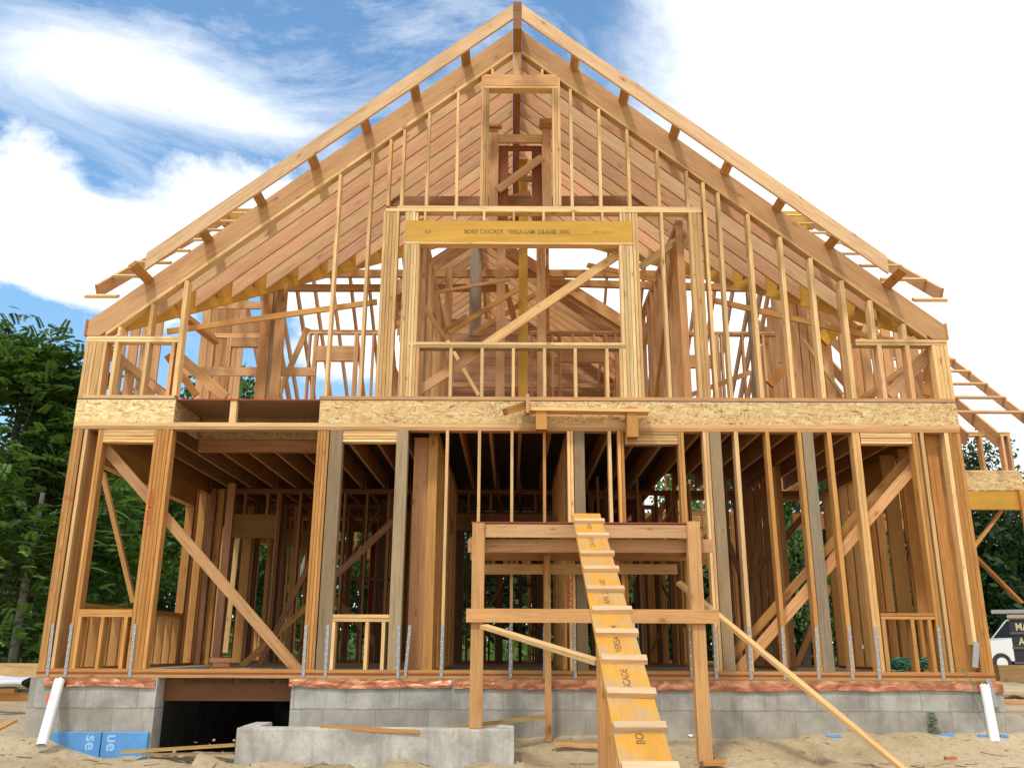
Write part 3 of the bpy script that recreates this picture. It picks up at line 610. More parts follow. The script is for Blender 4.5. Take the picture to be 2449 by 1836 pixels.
# --- first floor interior
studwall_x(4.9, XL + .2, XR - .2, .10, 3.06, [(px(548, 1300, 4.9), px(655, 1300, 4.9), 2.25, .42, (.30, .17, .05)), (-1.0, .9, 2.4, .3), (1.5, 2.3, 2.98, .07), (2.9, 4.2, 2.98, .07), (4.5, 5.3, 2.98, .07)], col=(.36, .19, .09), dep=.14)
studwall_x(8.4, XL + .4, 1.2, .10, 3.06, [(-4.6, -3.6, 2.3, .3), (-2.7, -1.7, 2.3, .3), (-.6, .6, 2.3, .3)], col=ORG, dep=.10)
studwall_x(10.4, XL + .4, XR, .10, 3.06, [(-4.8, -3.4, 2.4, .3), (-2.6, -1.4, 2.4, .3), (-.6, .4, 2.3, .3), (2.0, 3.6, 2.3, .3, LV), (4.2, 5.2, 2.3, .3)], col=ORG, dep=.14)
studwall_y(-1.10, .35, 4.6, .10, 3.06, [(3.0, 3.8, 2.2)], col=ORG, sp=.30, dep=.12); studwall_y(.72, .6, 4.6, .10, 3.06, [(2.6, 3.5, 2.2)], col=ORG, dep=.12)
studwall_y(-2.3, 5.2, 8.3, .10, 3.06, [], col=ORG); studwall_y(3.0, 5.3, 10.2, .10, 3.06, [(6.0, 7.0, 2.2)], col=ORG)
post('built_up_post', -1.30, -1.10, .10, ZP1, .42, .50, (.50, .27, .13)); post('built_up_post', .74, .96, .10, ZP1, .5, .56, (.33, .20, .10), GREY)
studwall_x(6.6, -1.1, 2.9, .10, 3.06, [(-.2, .5, 2.2, .3)], col=(.22, .11, .05), sp=.22, dep=.14)  # dense wall added to block light; hall shade put into dark studs
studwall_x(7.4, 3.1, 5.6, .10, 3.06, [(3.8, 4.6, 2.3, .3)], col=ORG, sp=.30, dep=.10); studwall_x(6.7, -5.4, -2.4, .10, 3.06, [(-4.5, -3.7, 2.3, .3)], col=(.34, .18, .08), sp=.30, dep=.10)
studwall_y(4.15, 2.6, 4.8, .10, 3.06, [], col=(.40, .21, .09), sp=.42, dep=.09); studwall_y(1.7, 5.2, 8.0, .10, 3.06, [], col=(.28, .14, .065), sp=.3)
studwall_x(8.9, -1.1, 2.9, .10, 3.06, [(.6, 1.2, 2.2, .3)], col=(.22, .11, .05), sp=.26, dep=.10)  # same hall shade put into the dark stud colour
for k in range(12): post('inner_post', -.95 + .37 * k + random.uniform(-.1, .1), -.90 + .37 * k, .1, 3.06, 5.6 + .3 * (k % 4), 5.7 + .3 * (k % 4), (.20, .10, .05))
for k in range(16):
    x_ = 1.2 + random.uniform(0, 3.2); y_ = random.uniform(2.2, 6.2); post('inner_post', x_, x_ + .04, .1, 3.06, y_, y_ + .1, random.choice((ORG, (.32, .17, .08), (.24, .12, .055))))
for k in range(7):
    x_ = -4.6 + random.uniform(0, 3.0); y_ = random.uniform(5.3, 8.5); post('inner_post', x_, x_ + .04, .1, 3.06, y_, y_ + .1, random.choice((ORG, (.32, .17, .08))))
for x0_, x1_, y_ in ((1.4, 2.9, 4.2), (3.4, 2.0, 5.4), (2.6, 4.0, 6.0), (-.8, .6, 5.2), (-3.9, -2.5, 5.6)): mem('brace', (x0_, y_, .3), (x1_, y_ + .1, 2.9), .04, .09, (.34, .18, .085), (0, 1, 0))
# side walls
def sidewall(xs, opens, y1=4.9, ys=.15):
    ybar('side_plate', xs, xs + W6, .062, .10, ys, y1, ORG); ybar('side_plate', xs, xs + W6, ZP1, ZP2, ys, y1, ORG)
    y = ys + .27
    while y < y1:
        if not any(a < y < b for a, b, c, d in opens): post('wall_stud', xs, xs + W6, .10, ZP1, y, y + .04, ORG)
        y += .406
    for a, b, zs, zh in opens:
        ybar('side_header', xs + .003, xs + W6 - .003, zh, ZP1, a, b, ORG); ybar('window_sill', xs, xs + W6, zs, zs + .06, a, b, ORG)
        for q in (a - .05, b): post('wall_stud', xs, xs + W6, .10, ZP1, q, q + .09, ORG, n=1)
        yy_ = a + .1
        while yy_ < b: post('cripple_stud', xs + .002, xs + W6 - .002, .10, zs, yy_, yy_ + .04, ORG); yy_ += .33
sidewall(XL, [(.45, 4.3, .84, 2.72)]); sidewall(XR - W6, [(2.2, 3.0, .84, 2.7)]); 
sidewall(XL + .001, [(5.1, 6.2, .12, 2.6), (6.6, 8.2, .12, 2.6), (8.6, 10.0, .9, 2.6)], 10.4, 4.95)
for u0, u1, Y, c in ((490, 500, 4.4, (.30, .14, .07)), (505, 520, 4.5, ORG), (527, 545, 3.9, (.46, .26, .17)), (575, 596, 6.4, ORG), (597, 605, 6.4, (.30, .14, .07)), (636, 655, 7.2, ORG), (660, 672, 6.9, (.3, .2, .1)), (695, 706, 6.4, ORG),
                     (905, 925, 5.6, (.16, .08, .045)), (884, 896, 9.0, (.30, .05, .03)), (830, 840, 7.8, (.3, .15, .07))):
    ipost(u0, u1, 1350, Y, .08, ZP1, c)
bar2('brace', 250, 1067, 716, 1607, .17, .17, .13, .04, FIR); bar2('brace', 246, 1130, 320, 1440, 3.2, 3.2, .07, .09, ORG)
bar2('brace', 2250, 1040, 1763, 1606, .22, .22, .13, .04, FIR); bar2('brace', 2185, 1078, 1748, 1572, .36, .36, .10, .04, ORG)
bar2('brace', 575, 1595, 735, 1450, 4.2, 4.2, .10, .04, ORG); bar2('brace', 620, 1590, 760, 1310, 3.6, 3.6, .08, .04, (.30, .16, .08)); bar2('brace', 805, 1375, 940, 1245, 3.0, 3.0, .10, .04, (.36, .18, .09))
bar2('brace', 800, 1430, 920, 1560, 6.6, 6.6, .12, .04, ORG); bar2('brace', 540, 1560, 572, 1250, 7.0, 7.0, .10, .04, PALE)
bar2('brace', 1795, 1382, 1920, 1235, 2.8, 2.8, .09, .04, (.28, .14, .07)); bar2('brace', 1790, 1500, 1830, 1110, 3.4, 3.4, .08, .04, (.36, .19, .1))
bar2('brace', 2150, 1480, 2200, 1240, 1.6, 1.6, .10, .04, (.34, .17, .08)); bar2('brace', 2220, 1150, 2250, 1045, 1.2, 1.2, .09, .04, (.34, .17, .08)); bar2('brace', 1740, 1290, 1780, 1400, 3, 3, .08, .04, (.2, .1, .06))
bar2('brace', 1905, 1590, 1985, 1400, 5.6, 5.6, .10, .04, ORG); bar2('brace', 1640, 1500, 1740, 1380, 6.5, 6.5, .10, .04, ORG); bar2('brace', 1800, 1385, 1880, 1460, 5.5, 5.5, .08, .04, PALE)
hbar('nailing_strip', px(1110, 1390, 7), px(1350, 1390, 7), 1.55, 1.6, 7, 7.04, (.2, .1, .06)); hbar('nailing_strip', px(800, 1382, 5.2), px(980, 1382, 5.2), 1.52, 1.57, 5.2, 5.24, (.2, .1, .06))
for u0, u1, Y in ((2108, 2128, 2.8), (2135, 2170, 1.4), (2182, 2215, 1.0), (2225, 2262, .55)): ipost(u0, u1, 1350, Y, .08, ZP1, ORG, dep=.05)
hbar('rear_rim_board', XL, 2.7, 2.95, 3.47, 9.62, 9.65, (.4, .3, .22), OSB)
# --- rear wing band seen through the right bays
hbar('rear_rim_board', 2.72, 6.4, 3.12, 3.45, 9.75, 9.78, (.85, .8, .75), OSB); hbar('rear_header', 2.2, 5.6, 2.82, 3.10, 9.8, 9.9, PALE)
for k in range(16): post('rear_knee_stud', 2.0 + .28 * k, 2.04 + .28 * k, 3.47, 4.25, 9.8, 9.94, PALE)
for k in range(11): mem('rear_low_rafter', (2.1 + .4 * k, 9.6, 4.2), (2.1 + .4 * k, 11.2, 5.4), .045, .22, FIR, (0, 0, 1))
# --- right wing
WX0, WX1, WY = 5.9, 9.33, 4.8
hbar('wing_rim_board', WX0, WX1, 3.15, 3.47, WY, WY + .03, (.95, .95, .95), OSB)
hbar('wing_header', WX0, WX1 - .02, 2.80, 3.14, WY + .01, WY + .1, LV, LVL)
hbar('wing_plate', WX0, WX1 - .1, 4.16, 4.24, WY, WY + W6, PALE, n=2); hbar('wing_plate', WX0, WX1 - .05, 3.475, 3.515, WY, WY + W6, PALE)
for k in range(9):
    x = WX1 - .28 - .40 * k
    post('wing_stud', x, x + .045, 3.515, 4.16, WY, WY + W6, FIR)
post('wing_stud', WX1 - .16, WX1 - .11, 3.515, 4.16, WY, WY + W6, FIR)
def wz(y): return 4.62 + .80 * (y - 5.0)
def wslope(x, y0, y1, th, dep, kind, col, off=0): mem(kind, (x, y0, wz(y0) - off - dep / 2), (x, y1, wz(y1) - off - dep / 2), th, dep * .78, col, (0, 0, 1))
for x in (6.15, 6.55, 7.0, 7.62, 8.22, 8.78): wslope(x, 4.45, 9.6, .045, .33, 'wing_rafter', FIR)
wslope(9.72, 4.4, 9.6, .045, .24, 'wing_barge_rafter', FIR)
for k in range(9):
    y = 5.05 + .56 * k; mem('wing_rung', (8.4 if k < 3 else 7.9, y, wz(y) + .02), (9.72, y, wz(y) + .02), .09, .04, FIR, (0, -.6, .8))
post('wing_post', WX1 - .13, WX1 - .01, -.55, 3.14, WY - .06, WY, ORG); post('wing_post', WX1 + .1, WX1 + .22, -.55, 2.8, WY + 2.6, WY + 2.72, ORG)
mem('wing_brace', (8.95, WY + .2, 2.8), (7.5, WY + .2, 1.2), .04, .12, ORG, (0, 1, 0)); mem('wing_brace', (8.0, WY + .8, 2.8), (9.4, WY + .8, 1.2), .04, .12, ORG, (0, 1, 0)); mem('wing_brace', (6.1, WY + .5, 2.55), (8.9, WY + .5, 3.0), .04, .12, (.4, .2, .1), (0, 1, 0))
hbar('wing_ceiling_beam', WX0, WX1, 2.78, 3.1, WY + 2.6, WY + 2.7, ORG)
# --- straps over the sill
STR = [(123, 1509, 114, 1615), (169, 1511, 155, 1617), (320, 1514, 310, 1620), (730, 1527, 724, 1630), (782, 1527, 777, 1631), (952, 1532, 951, 1634), (980, 1535, 968, 1634), (1058, 1532, 1054, 1634), (1221, 1535, 1220, 1636),
       (1303, 1530, 1302, 1636), (1371, 1534, 1377, 1636), (1654, 1530, 1655, 1633), (1712, 1530, 1713, 1632), (1794, 1530, 1797, 1632), (1875, 1528, 1877, 1630), (1956, 1527, 1958, 1629), (2035, 1525, 2039, 1629), (2098, 1523, 2103, 1628), (2248, 1522, 2255, 1620)]
for i, (u0, v0, u1, v1) in enumerate(STR):
    a, b_ = at(u0, v0, Y=-.006), at(u1, v1, Y=-.006)
    xm = (a.x + b_.x) / 2; dx = (b_.x - a.x) * .3 if i != 6 else (b_.x - a.x) / 2
    o = MB(); o.bar((xm - dx, -.007 if i != 6 else -.05, .62), (xm + dx, -.007, .005), .036, .003, TINT1, (0, 1, 0)); n_ = o
    for k in range(8):
        t_ = .06 + k * .125; p = Vector((xm - dx, -.010 if i != 6 else -.053, .62)).lerp(Vector((xm + dx, -.010, .005)), t_) + Vector(((.011 if k % 2 else -.011), 0, 0))
        n_.bar(p, p + Vector((0, -.004, 0)), .013, .013, TINT1, (0, 0, 1), mi=1)
    n_.build('metal_strap', [STEEL, NAILM], HOUSE)
# --- big veneer header with its stamp
o = MB(); o.bar((LVH[0], .045, (LVH[2] + LVH[3]) / 2), (LVH[1], .045, (LVH[2] + LVH[3]) / 2), .09, LVH[3] - LVH[2], (*LV, 1), (0, 0, 1)); BIGH = o.build('veneer_header', LVL, HOUSE)
def text(name, s, size, loc, rot, m, parent, sx=1.0, depth=0.0015, space=1.0):
    c = bpy.data.curves.new(name, 'FONT'); c.body = s; c.size = size; c.align_x = 'CENTER'; c.align_y = 'CENTER'; c.space_character = space; c.extrude = 0; c.offset = size*.022
    tmp = bpy.data.objects.new(name + '_tmp', c); S.collection.objects.link(tmp); bpy.context.view_layer.update()
    me = bpy.data.meshes.new_from_object(tmp.evaluated_get(bpy.context.evaluated_depsgraph_get())); bpy.data.objects.remove(tmp); bpy.data.curves.remove(c)
    me.materials.clear(); me.materials.append(m); me.name = name
    o_ = bpy.data.objects.new(name, me); link(o_, parent); o_.location = loc; o_.rotation_euler = rot; o_.scale = (sx, 1, 1); return o_
tz = pz(1230, 555)
text('stamped_lettering', 'BOISE CASCADE   VERSA-LAM  2.0-3100  APA', .09, (px(1236, 555), -.0025, tz), (rad(90), 0, 0), INKF, BIGH, .82)
text('stamped_lettering', '2.0', .066, (px(1024, 553), -.0025, tz), (rad(90), 0, 0), INKF, BIGH, 1.1)
text('stamped_lettering', 'C E  12.31.3', .045, (px(1440, 556), -.0025, tz), (rad(90), 0, 0), INKF, BIGH, 1.1)
# --- beam in the basement opening
ox0, ox1 = px(378, 1660), px(693, 1660)
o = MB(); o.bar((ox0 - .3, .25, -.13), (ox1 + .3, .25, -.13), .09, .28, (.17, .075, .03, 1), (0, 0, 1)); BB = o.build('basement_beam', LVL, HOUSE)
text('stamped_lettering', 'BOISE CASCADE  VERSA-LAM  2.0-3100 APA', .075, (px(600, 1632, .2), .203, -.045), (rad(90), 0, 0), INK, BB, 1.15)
# first floor deck (edge stained red) and joists under it
sheet('first_floor_deck', XL, XR, -.004, .3, Z_SILL + .001, Z_DECK - .001, TINT1, REDEDGE); sheet('first_floor_deck', XL, XR, .302, 10.6, Z_SILL + .001, Z_DECK - .001, (.33, .27, .20, 1), PLY)
for k in range(27): ybar('floor_joist', XL + .15 + .43 * k, XL + .19 + .43 * k, -.24, Z_SILL, .32, 10.4, (.3, .16, .08))
# --- edge of the second deck over the recess
sheet('deck_edge', px(417, 985) + .002, px(764, 985) - .002, .018, .028, ZR + .001, ZD2 - .001, TINT1, REDEDGE)
# red lumber marks
for (u, v, s_, sz, sx_) in ((163, 1190, 'W', .16, .8), (362, 1215, 'LUMBER', .10, 1.5)):
    x = px(u, v); z = pz(u, v)
    if s_ == 'W': text('red_lumber_mark', '///W', .07, (XL + .07, -.003, z), (rad(90), rad(8), 0), REDINK, HOUSE, 1.0)
    else: text('red_lumber_mark', 'WESTERN', .075, (WL1 + .05, -.003, z + .02), (rad(90), rad(90), 0), REDINK, HOUSE, 1.35)
text('red_lumber_mark', 'SIERRA', .09, (px(1362, 1430) , -.004, pz(1362, 1430)), (rad(90), rad(-90), 0), REDINK, HOUSE, 1.6)
# --- write the registered members out
def emit(mb, r):
    p0, p1, w_, d_, col, up, m, n, cuts = r
    if n == 1 and abs((p1 - p0).z) > 1.0 and cuts is None and d_ < .2 and w_ < .2: p0 = p0 + Vector((random.gauss(0, .003), 0, 0)); p1 = p1 + Vector((random.gauss(0, .003), 0, 0))
    if n == 1: mb.bar(p0, p1, w_, d_, col, up, 0, cuts=cuts); return
    a = (p1 - p0).normalized(); sd_ = a.cross(Vector(up)).normalized(); pw = w_ / n
    for k in range(n):
        off = sd_ * (-w_ / 2 + pw * (k + .5)); j = Vector((0, random.uniform(0, .009), 0))
        mb.bar(p0 + off + j, p1 + off + j, pw - .005, d_, jit(col[:3], .17), up)
for kind, lst in REG.items():
    lst.sort(key=lambda q: q[0])
    for i, (rk, r) in enumerate(lst[:100]):
        mb = MB(); emit(mb, r); mb.build(kind, r[6], HOUSE)
    rest = lst[100:]
    if rest:
        mb = MB()
        for rk, r in rest: emit(mb, r)
        o = mb.build(kind, WOOD, HOUSE); o['kind'] = 'stuff'
# work ledge nailed on the rim
o = MB()
lz = pz(1400, 982)
LEDGE = thing('scaffold_ledge', 'narrow plank ledge on two wooden brackets nailed over the board band', 'ledge', (px(1400, 985), -.1, lz))
def loc(mb, name, m, par):
    ob = mb.build(name, m, par); ob.matrix_parent_inverse = Matrix.Translation(-Vector(par.location)); return ob
o = MB(); o.bar((px(1264, 980, -.2), -.13, pz(1264, 978, -.2)), (px(1553, 982, -.2), -.13, pz(1553, 982, -.2)), .19, .04, jit(PALE)); loc(o, 'plank', WOOD, LEDGE)
for u0, u1, vb in ((1281, 1307, 1026), (1497, 1523, 1044)):
    o = MB(); x0, x1 = px(u0, 1000, -.1), px(u1, 1000, -.1); o.box(x0, x1, -.20, -.035, pz(u0, vb, -.2), lz - .0, jit(ORG), 'z'); loc(o, 'bracket', WOOD, LEDGE)
o = MB(); o.bar(at(1208, 985, Y=-.30), at(1262, 966, Y=-.06), .09, .09, jit(ORG)); loc(o, 'stub_block', WOOD, LEDGE)
o = MB(); o.bar(at(1262, 990, Y=-.2), at(1262, 945, Y=-.2), .04, .16, jit(FIR), (0, 1, 0)); loc(o, 'end_block', WOOD, LEDGE)
# ------------------------------------------------------------------ foundation
FND = thing('block_foundation', 'grey concrete block foundation under the house frame', 'foundation', (0, 0, -.6))
def fbox(name, x0, x1, y0, y1, z0, z1, m=CONC):
    mb = MB(); mb.box(x0, x1, y0, y1, z0, z1, TINT1); return loc(mb, name, m, FND)
fx0, fx1 = px(372, 1690), px(695, 1690)
fbox('front_wall', XL - .04, fx0, -.03, .25, -2.5, -.002); fbox('front_wall', fx1, XR + .05, -.03, .25, -2.5, -.002)
fbox('side_wall', XL - .04, XL + .22, .253, 10.8, -2.5, -.002); fbox('side_wall', XR - .2, XR + .05, .253, 10.8, -2.5, -.002); fbox('back_wall', XL + .23, XR - .21, 10.55, 10.8, -2.5, -.002)
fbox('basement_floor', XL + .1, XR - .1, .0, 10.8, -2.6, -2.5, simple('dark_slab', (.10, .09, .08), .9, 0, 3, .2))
fbox('step_footing', XR + .06, XR + .5, .4, 3.0, -.9, -.42)
# copper strips, crumpled
def foil(x0, x1, drop, seed):
    random.seed(seed); mb = MB(); n = int((x1 - x0) / .03); rows = 6; P = []
    for i in range(n + 1):
        x = x0 + (x1 - x0) * i / n; dr = drop * (.85 + .22 * mnoise.noise(Vector((x * .9, seed, 0)))) + .012 * mnoise.noise(Vector((x * 5, seed, 2)))
        P.append([Vector((x, -.036 - .02 * j / rows - .006 * mnoise.noise(Vector((x * 2.2, j * .4, seed))) * (j > 0), -.0015 - dr * j / rows)) for j in range(rows + 1)])
    for i in range(n):
        for j in range(rows):
            q = [P[i][j], P[i][j + 1], P[i + 1][j + 1], P[i + 1][j]]; mb.face(q, [(0, 0)] * 4, TINT1)
    ob = mb.build('copper_flashing', COPPER, FND); ob.matrix_parent_inverse = Matrix.Translation(-Vector(FND.location)); return ob
foil(px(110, 1625), fx0 - .02, .125, 3); foil(fx1 - .03, px(1080, 1640), .12, 5); foil(px(1085, 1640), XR + .05, .135, 9)
random.seed(11)
# ------------------------------------------------------------------ window well wall
wy = -1.0; wzt = -.475
wx0, wx1 = at(565, 1745, Y=wy).x, at(1230, 1745, Y=wy).x
WELL = thing('concrete_well_wall', 'low cast concrete wall in front of the dark basement opening', 'low wall', ((wx0 + wx1) / 2, wy, -.9))
import bmesh
def bevel_box(name, x0, x1, y0, y1, z0, z1, m, par, bev=.02, seg=2, rough=0):
    bm = bmesh.new(); bmesh.ops.create_cube(bm, size=1)
    for v in bm.verts: v.co = Vector(((x0 + x1) / 2 + v.co.x * (x1 - x0), (y0 + y1) / 2 + v.co.y * (y1 - y0), (z0 + z1) / 2 + v.co.z * (z1 - z0)))
    bmesh.ops.bevel(bm, geom=bm.edges[:], offset=bev, segments=seg, affect='EDGES', profile=.6)
    me = bpy.data.meshes.new(name); bm.to_mesh(me); bm.free(); me.materials.append(m)
    for p in me.polygons: p.use_smooth = False
    ob = bpy.data.objects.new(name, me); link(ob, par)
    if par is not None: ob.matrix_parent_inverse = Matrix.Translation(-Vector(par.location))
    return ob
bevel_box('front_leg', wx0, wx1, wy, wy + .2, -1.6, wzt, CONC2, WELL); bevel_box('left_leg', wx0, wx0 + .2, wy + .203, -.26, -1.6, wzt + .005, CONC2, WELL); bevel_box('right_leg', wx1 - .2, wx1, wy + .203, -.6, -1.6, wzt + .012, CONC2, WELL)
# ------------------------------------------------------------------ ground
def gh(x, y):
    n = mnoise.noise(Vector((x * .7, y * .9, 3.1))) * .05 + mnoise.noise(Vector((x * 2.4, y * 3, 7))) * .038 + mnoise.noise(Vector((x * 7, y * 8, 1))) * .02
    if y > 0.0:
        base = -.60 + (.12 * min(1, max(0, (y - 12) / 20)))
        if x < XL - .05: base -= .10 * max(0, 1 - y / 1.5)
        if y > 12: n *= 2
    else:
        t = min(1, -y / .9); t = t * t * (3 - 2 * t)
        b0 = -.58 if x > 3.4 else -.64
        base = b0 - .22 * t - .03 * max(0, min(6, -y - 1))
        if x < -3.6:                            # ground is lower beside the foam boards
            k = min(1, (-3.6 - x) / .5); dip = .24 * k * (1 - t) * (1 if x > -4.8 else max(.15, 1 - (-4.8 - x) * 1.3)); base -= dip
            base += .06 * math.exp(-((x + 5.7) ** 2) * 2 - (y + .9) ** 2 * 2)
        if wx0 - .3 < x < wx1 + .1: base += .12 * math.exp(-((y + 1.28) / .2) ** 2) * (.55 + .9 * mnoise.noise(Vector((x * 2.3, 0, 5))))
        if x > 2.5: base += .03 * mnoise.noise(Vector((x * 1.7, y * 1.7, 9)))
    return base + n * (1 if abs(x) < 30 else 0)
def axis(lo, hi, step, far, grow=1.25):
    a = []; v = lo; st = step
    while v > -far: st *= grow; v -= st; a.append(v)
    a = a[::-1]; v = lo
    while v < hi: a.append(v); v += step
    a.append(hi); st = step
    while v < far: st *= grow; v += st; a.append(v)
    return a
gxs = axis(-7.2, 7.2, .045, 260); gys = axis(-3.2, .05, .045, 260)
V_, F_ = [], []
for y in gys:
    for x in gxs: V_.append((x, y, gh(x, y)))
nx = len(gxs)
for j in range(len(gys) - 1):
    for i in range(nx - 1):
        cx, cy = (gxs[i] + gxs[i + 1]) / 2, (gys[j] + gys[j + 1]) / 2
        if XL + .1 < cx < XR - .1 and 0.02 < cy < 10.6: continue
        if wx0 + .08 < cx < wx1 - .06 and wy + .08 < cy < .02 and cx < px(1180, 1745): continue
        if fx0 - .0 < cx < wx0 + .1 and -.50 < cy < .02: continue
        a = j * nx + i; F_.append((a, a + 1, a + nx + 1, a + nx))
me = bpy.data.meshes.new('ground'); me.from_pydata(V_, [], F_); me.materials.append(SOIL); me.polygons.foreach_set('use_smooth', [True] * len(me.polygons))
G = bpy.data.objects.new('ground', me); link(G); G['kind'] = 'structure'
# pebbles and clods
def clod_mesh(mb, p, r, col, seed):
    random.seed(seed); seg = 6; rings = []
    for a in range(4):
        th = math.pi * (a + .5) / 4; rings.append([p + Vector((math.sin(th) * math.cos(2 * math.pi * k / seg), math.sin(th) * math.sin(2 * math.pi * k / seg), math.cos(th) * .7)) * r * random.uniform(.75, 1.2) for k in range(seg)])
    for i in range(3):
        for k in range(seg): mb.face([rings[i][k], rings[i + 1][k], rings[i + 1][(k + 1) % seg], rings[i][(k + 1) % seg]], [(0, 0)] * 4, col)
    mb.face(rings[0], [(0, 0)] * seg, col)
mb = MB(); rs = random.Random(4)
for k in range(900):
    x, y = rs.uniform(-6.5, 6.5), -rs.uniform(.08, 2.4)
    if wx0 - .05 < x < wx1 + .05 and y > wy - .05: continue
    if rs.random() < .45 and wx0 < x < wx1: y = -rs.uniform(1.1, 1.5)
    clod_mesh(mb, Vector((x, y, gh(x, y))), rs.choice((.006, .009, .012, .02, .028)), TINT1, k)
o = mb.build('soil_clods', SOIL); o['kind'] = 'stuff'; o['label'] = 'loose clods and pebbles scattered over the sandy soil'; o['category'] = 'soil clods'
mb = MB()
for k in range(260):
    x, y = rs.uniform(-6.0, 6.5), -rs.uniform(.1, 2.2)
    if wx0 - .05 < x < wx1 + .05 and y > wy - .05: continue
    a = rs.uniform(0, 6.28); l = rs.choice((.012, .018, .03, .055)); p = Vector((x, y, gh(x, y) + .006)); d = Vector((math.cos(a), math.sin(a), rs.uniform(-.2, .2))) * l
    mb.bar(p - d, p + d, l * .35, .005, (.58, .42, .24, 1))
o = mb.build('wood_chips', WOOD); o['kind'] = 'stuff'; o['label'] = 'pale wood chips and slivers scattered on the sand'; o['category'] = 'wood chips'
# twigs: dry roots in the sand
mb = MB()
for k in range(70):
    x, y = rs.uniform(-6.5, 6.5), -rs.uniform(.4, 2.2)
    if wx0 - .05 < x < wx1 + .05 and y > wy - .05: continue
    a = rs.uniform(0, 6.28); l = rs.uniform(.08, .35); pts = []
    for q in range(5): xx, yy2 = x + math.cos(a) * l * q / 4 + rs.uniform(-.01, .01), y + math.sin(a) * l * q / 4 * .6; pts.append((xx, yy2, gh(xx, yy2) + .006))
    mb.tube(pts, rs.uniform(.0025, .005), TINT1, 5)
o = mb.build('dry_roots', simple('root_brown', (.16, .09, .045), .9)); o['kind'] = 'stuff'; o['label'] = 'thin dry roots and twigs lying on the sand'; o['category'] = 'twigs'
random.seed(21)
# ------------------------------------------------------------------ landing platform
YF = -1.0
LAND = thing('entry_platform', 'rough timber entry platform on posts in front of the door opening', 'platform', (.85, YF, -.8))
def lp(name, p0, p1, w_, d_, col, up=(0, 0, 1), m=WOOD, par=None, n=1):
    mb = MB(); mb.bar(p0, p1, w_, d_, jit(col, .07), up); return loc(mb, name, m, par or LAND)
AO = (.60, .355, .155)
zt = 1.725
lp('post', (-.375, YF + .07, wzt), (-.375, YF + .07, zt), .14, .14, AO, (0, 1, 0)); lp('post', (2.085, YF + .07, -.80), (2.085, YF + .07, zt + .03), .145, .14, AO, (0, 1, 0))
zb = pz(1300, 1268, YF); 
lp('front_beam', (-.30, YF + .05, zb), (2.01, YF + .05, zb), .04, .15, (.66, .45, .25)); lp('front_beam', (-.50, YF + .16, zb - .16), (2.33, YF + .16, zb - .15), .04, .15, (.68, .43, .25))
lp('rear_beam', (-.50, -.08, zb - .17), (2.3, -.08, zb - .17), .04, .16, AO); lp('rear_beam', (-.35, -.20, zb - .37), (2.02, -.20, zb - .36), .04, .12, AO)
lp('side_beam', (-.46, YF + .2, zb - .13), (-.46, -.1, zb - .13), .04, .15, AO); lp('side_beam', (2.16, YF + .2, zb - .13), (2.16, -.1, zb - .13), .04, .15, AO)
for k in range(5): lp('platform_joist', (-.1 + .45 * k, YF + .19, zb), (-.1 + .45 * k, -.02, zb), .04, .14, AO)
mb = MB(); mb.box(-.46, 2.16, YF + .02, -.02, zt + .004, zt + .018, TINT1, 'x'); loc(mb, 'platform_deck', REDEDGE, LAND)
lp('cross_rail', (px(1115, 1470, YF - .02), YF - .022, pz(1115, 1471, YF)), (px(1719, 1474, YF - .02), YF - .022, pz(1719, 1474, YF)), .04, .148, (.62, .38, .18))
lp('rear_post', (px(1303, 1400, -.25) + .03, -.25, gh(.45, -.25)), (px(1303, 1400, -.25) + .03, -.25, zb - .2), .075, .04, AO, (0, 1, 0)); 
lp('foot_pad', (2.03, YF + .02, -.80), (2.26, YF + .02, -.80), .26, .045, ORG)
LEGY = -3.3; legx = at(1448, 1650, Y=LEGY).x
# ramp
rt0, rt1 = at(1370, 1233, Y=YF - .02), at(1434, 1233, Y=YF - .02)
rb0, rb1 = at(1476, 1814, Y=-5.45), at(1606, 1814, Y=-5.45)
wtop = (rt1 - rt0).length; wbot = (rb1 - rb0).length
RW = .318; Tm, Bm = (rt0 + rt1) / 2, (rb0 + rb1) / 2
rd = (Bm - Tm).normalized(); Bend = Tm + rd * ((-.93 - Tm.z) / rd.z)
RAMP = thing('access_ramp', 'yellow laminated plank ramp with nailed wooden cleats leading up to the platform', 'ramp', (Bend.x, Bend.y, Bend.z))
rn = Vector((1, 0, 0)).cross(rd); rn = rn if rn.z > 0 else -rn; rn.normalize()
rx = rd.cross(rn).normalized()
if rx.x < 0: rx = -rx
Ttop = Tm - rd * .02
lp('plank', Ttop, Bend, RW, .045, (.55, .29, .045), rn, DUSTY, RAMP)
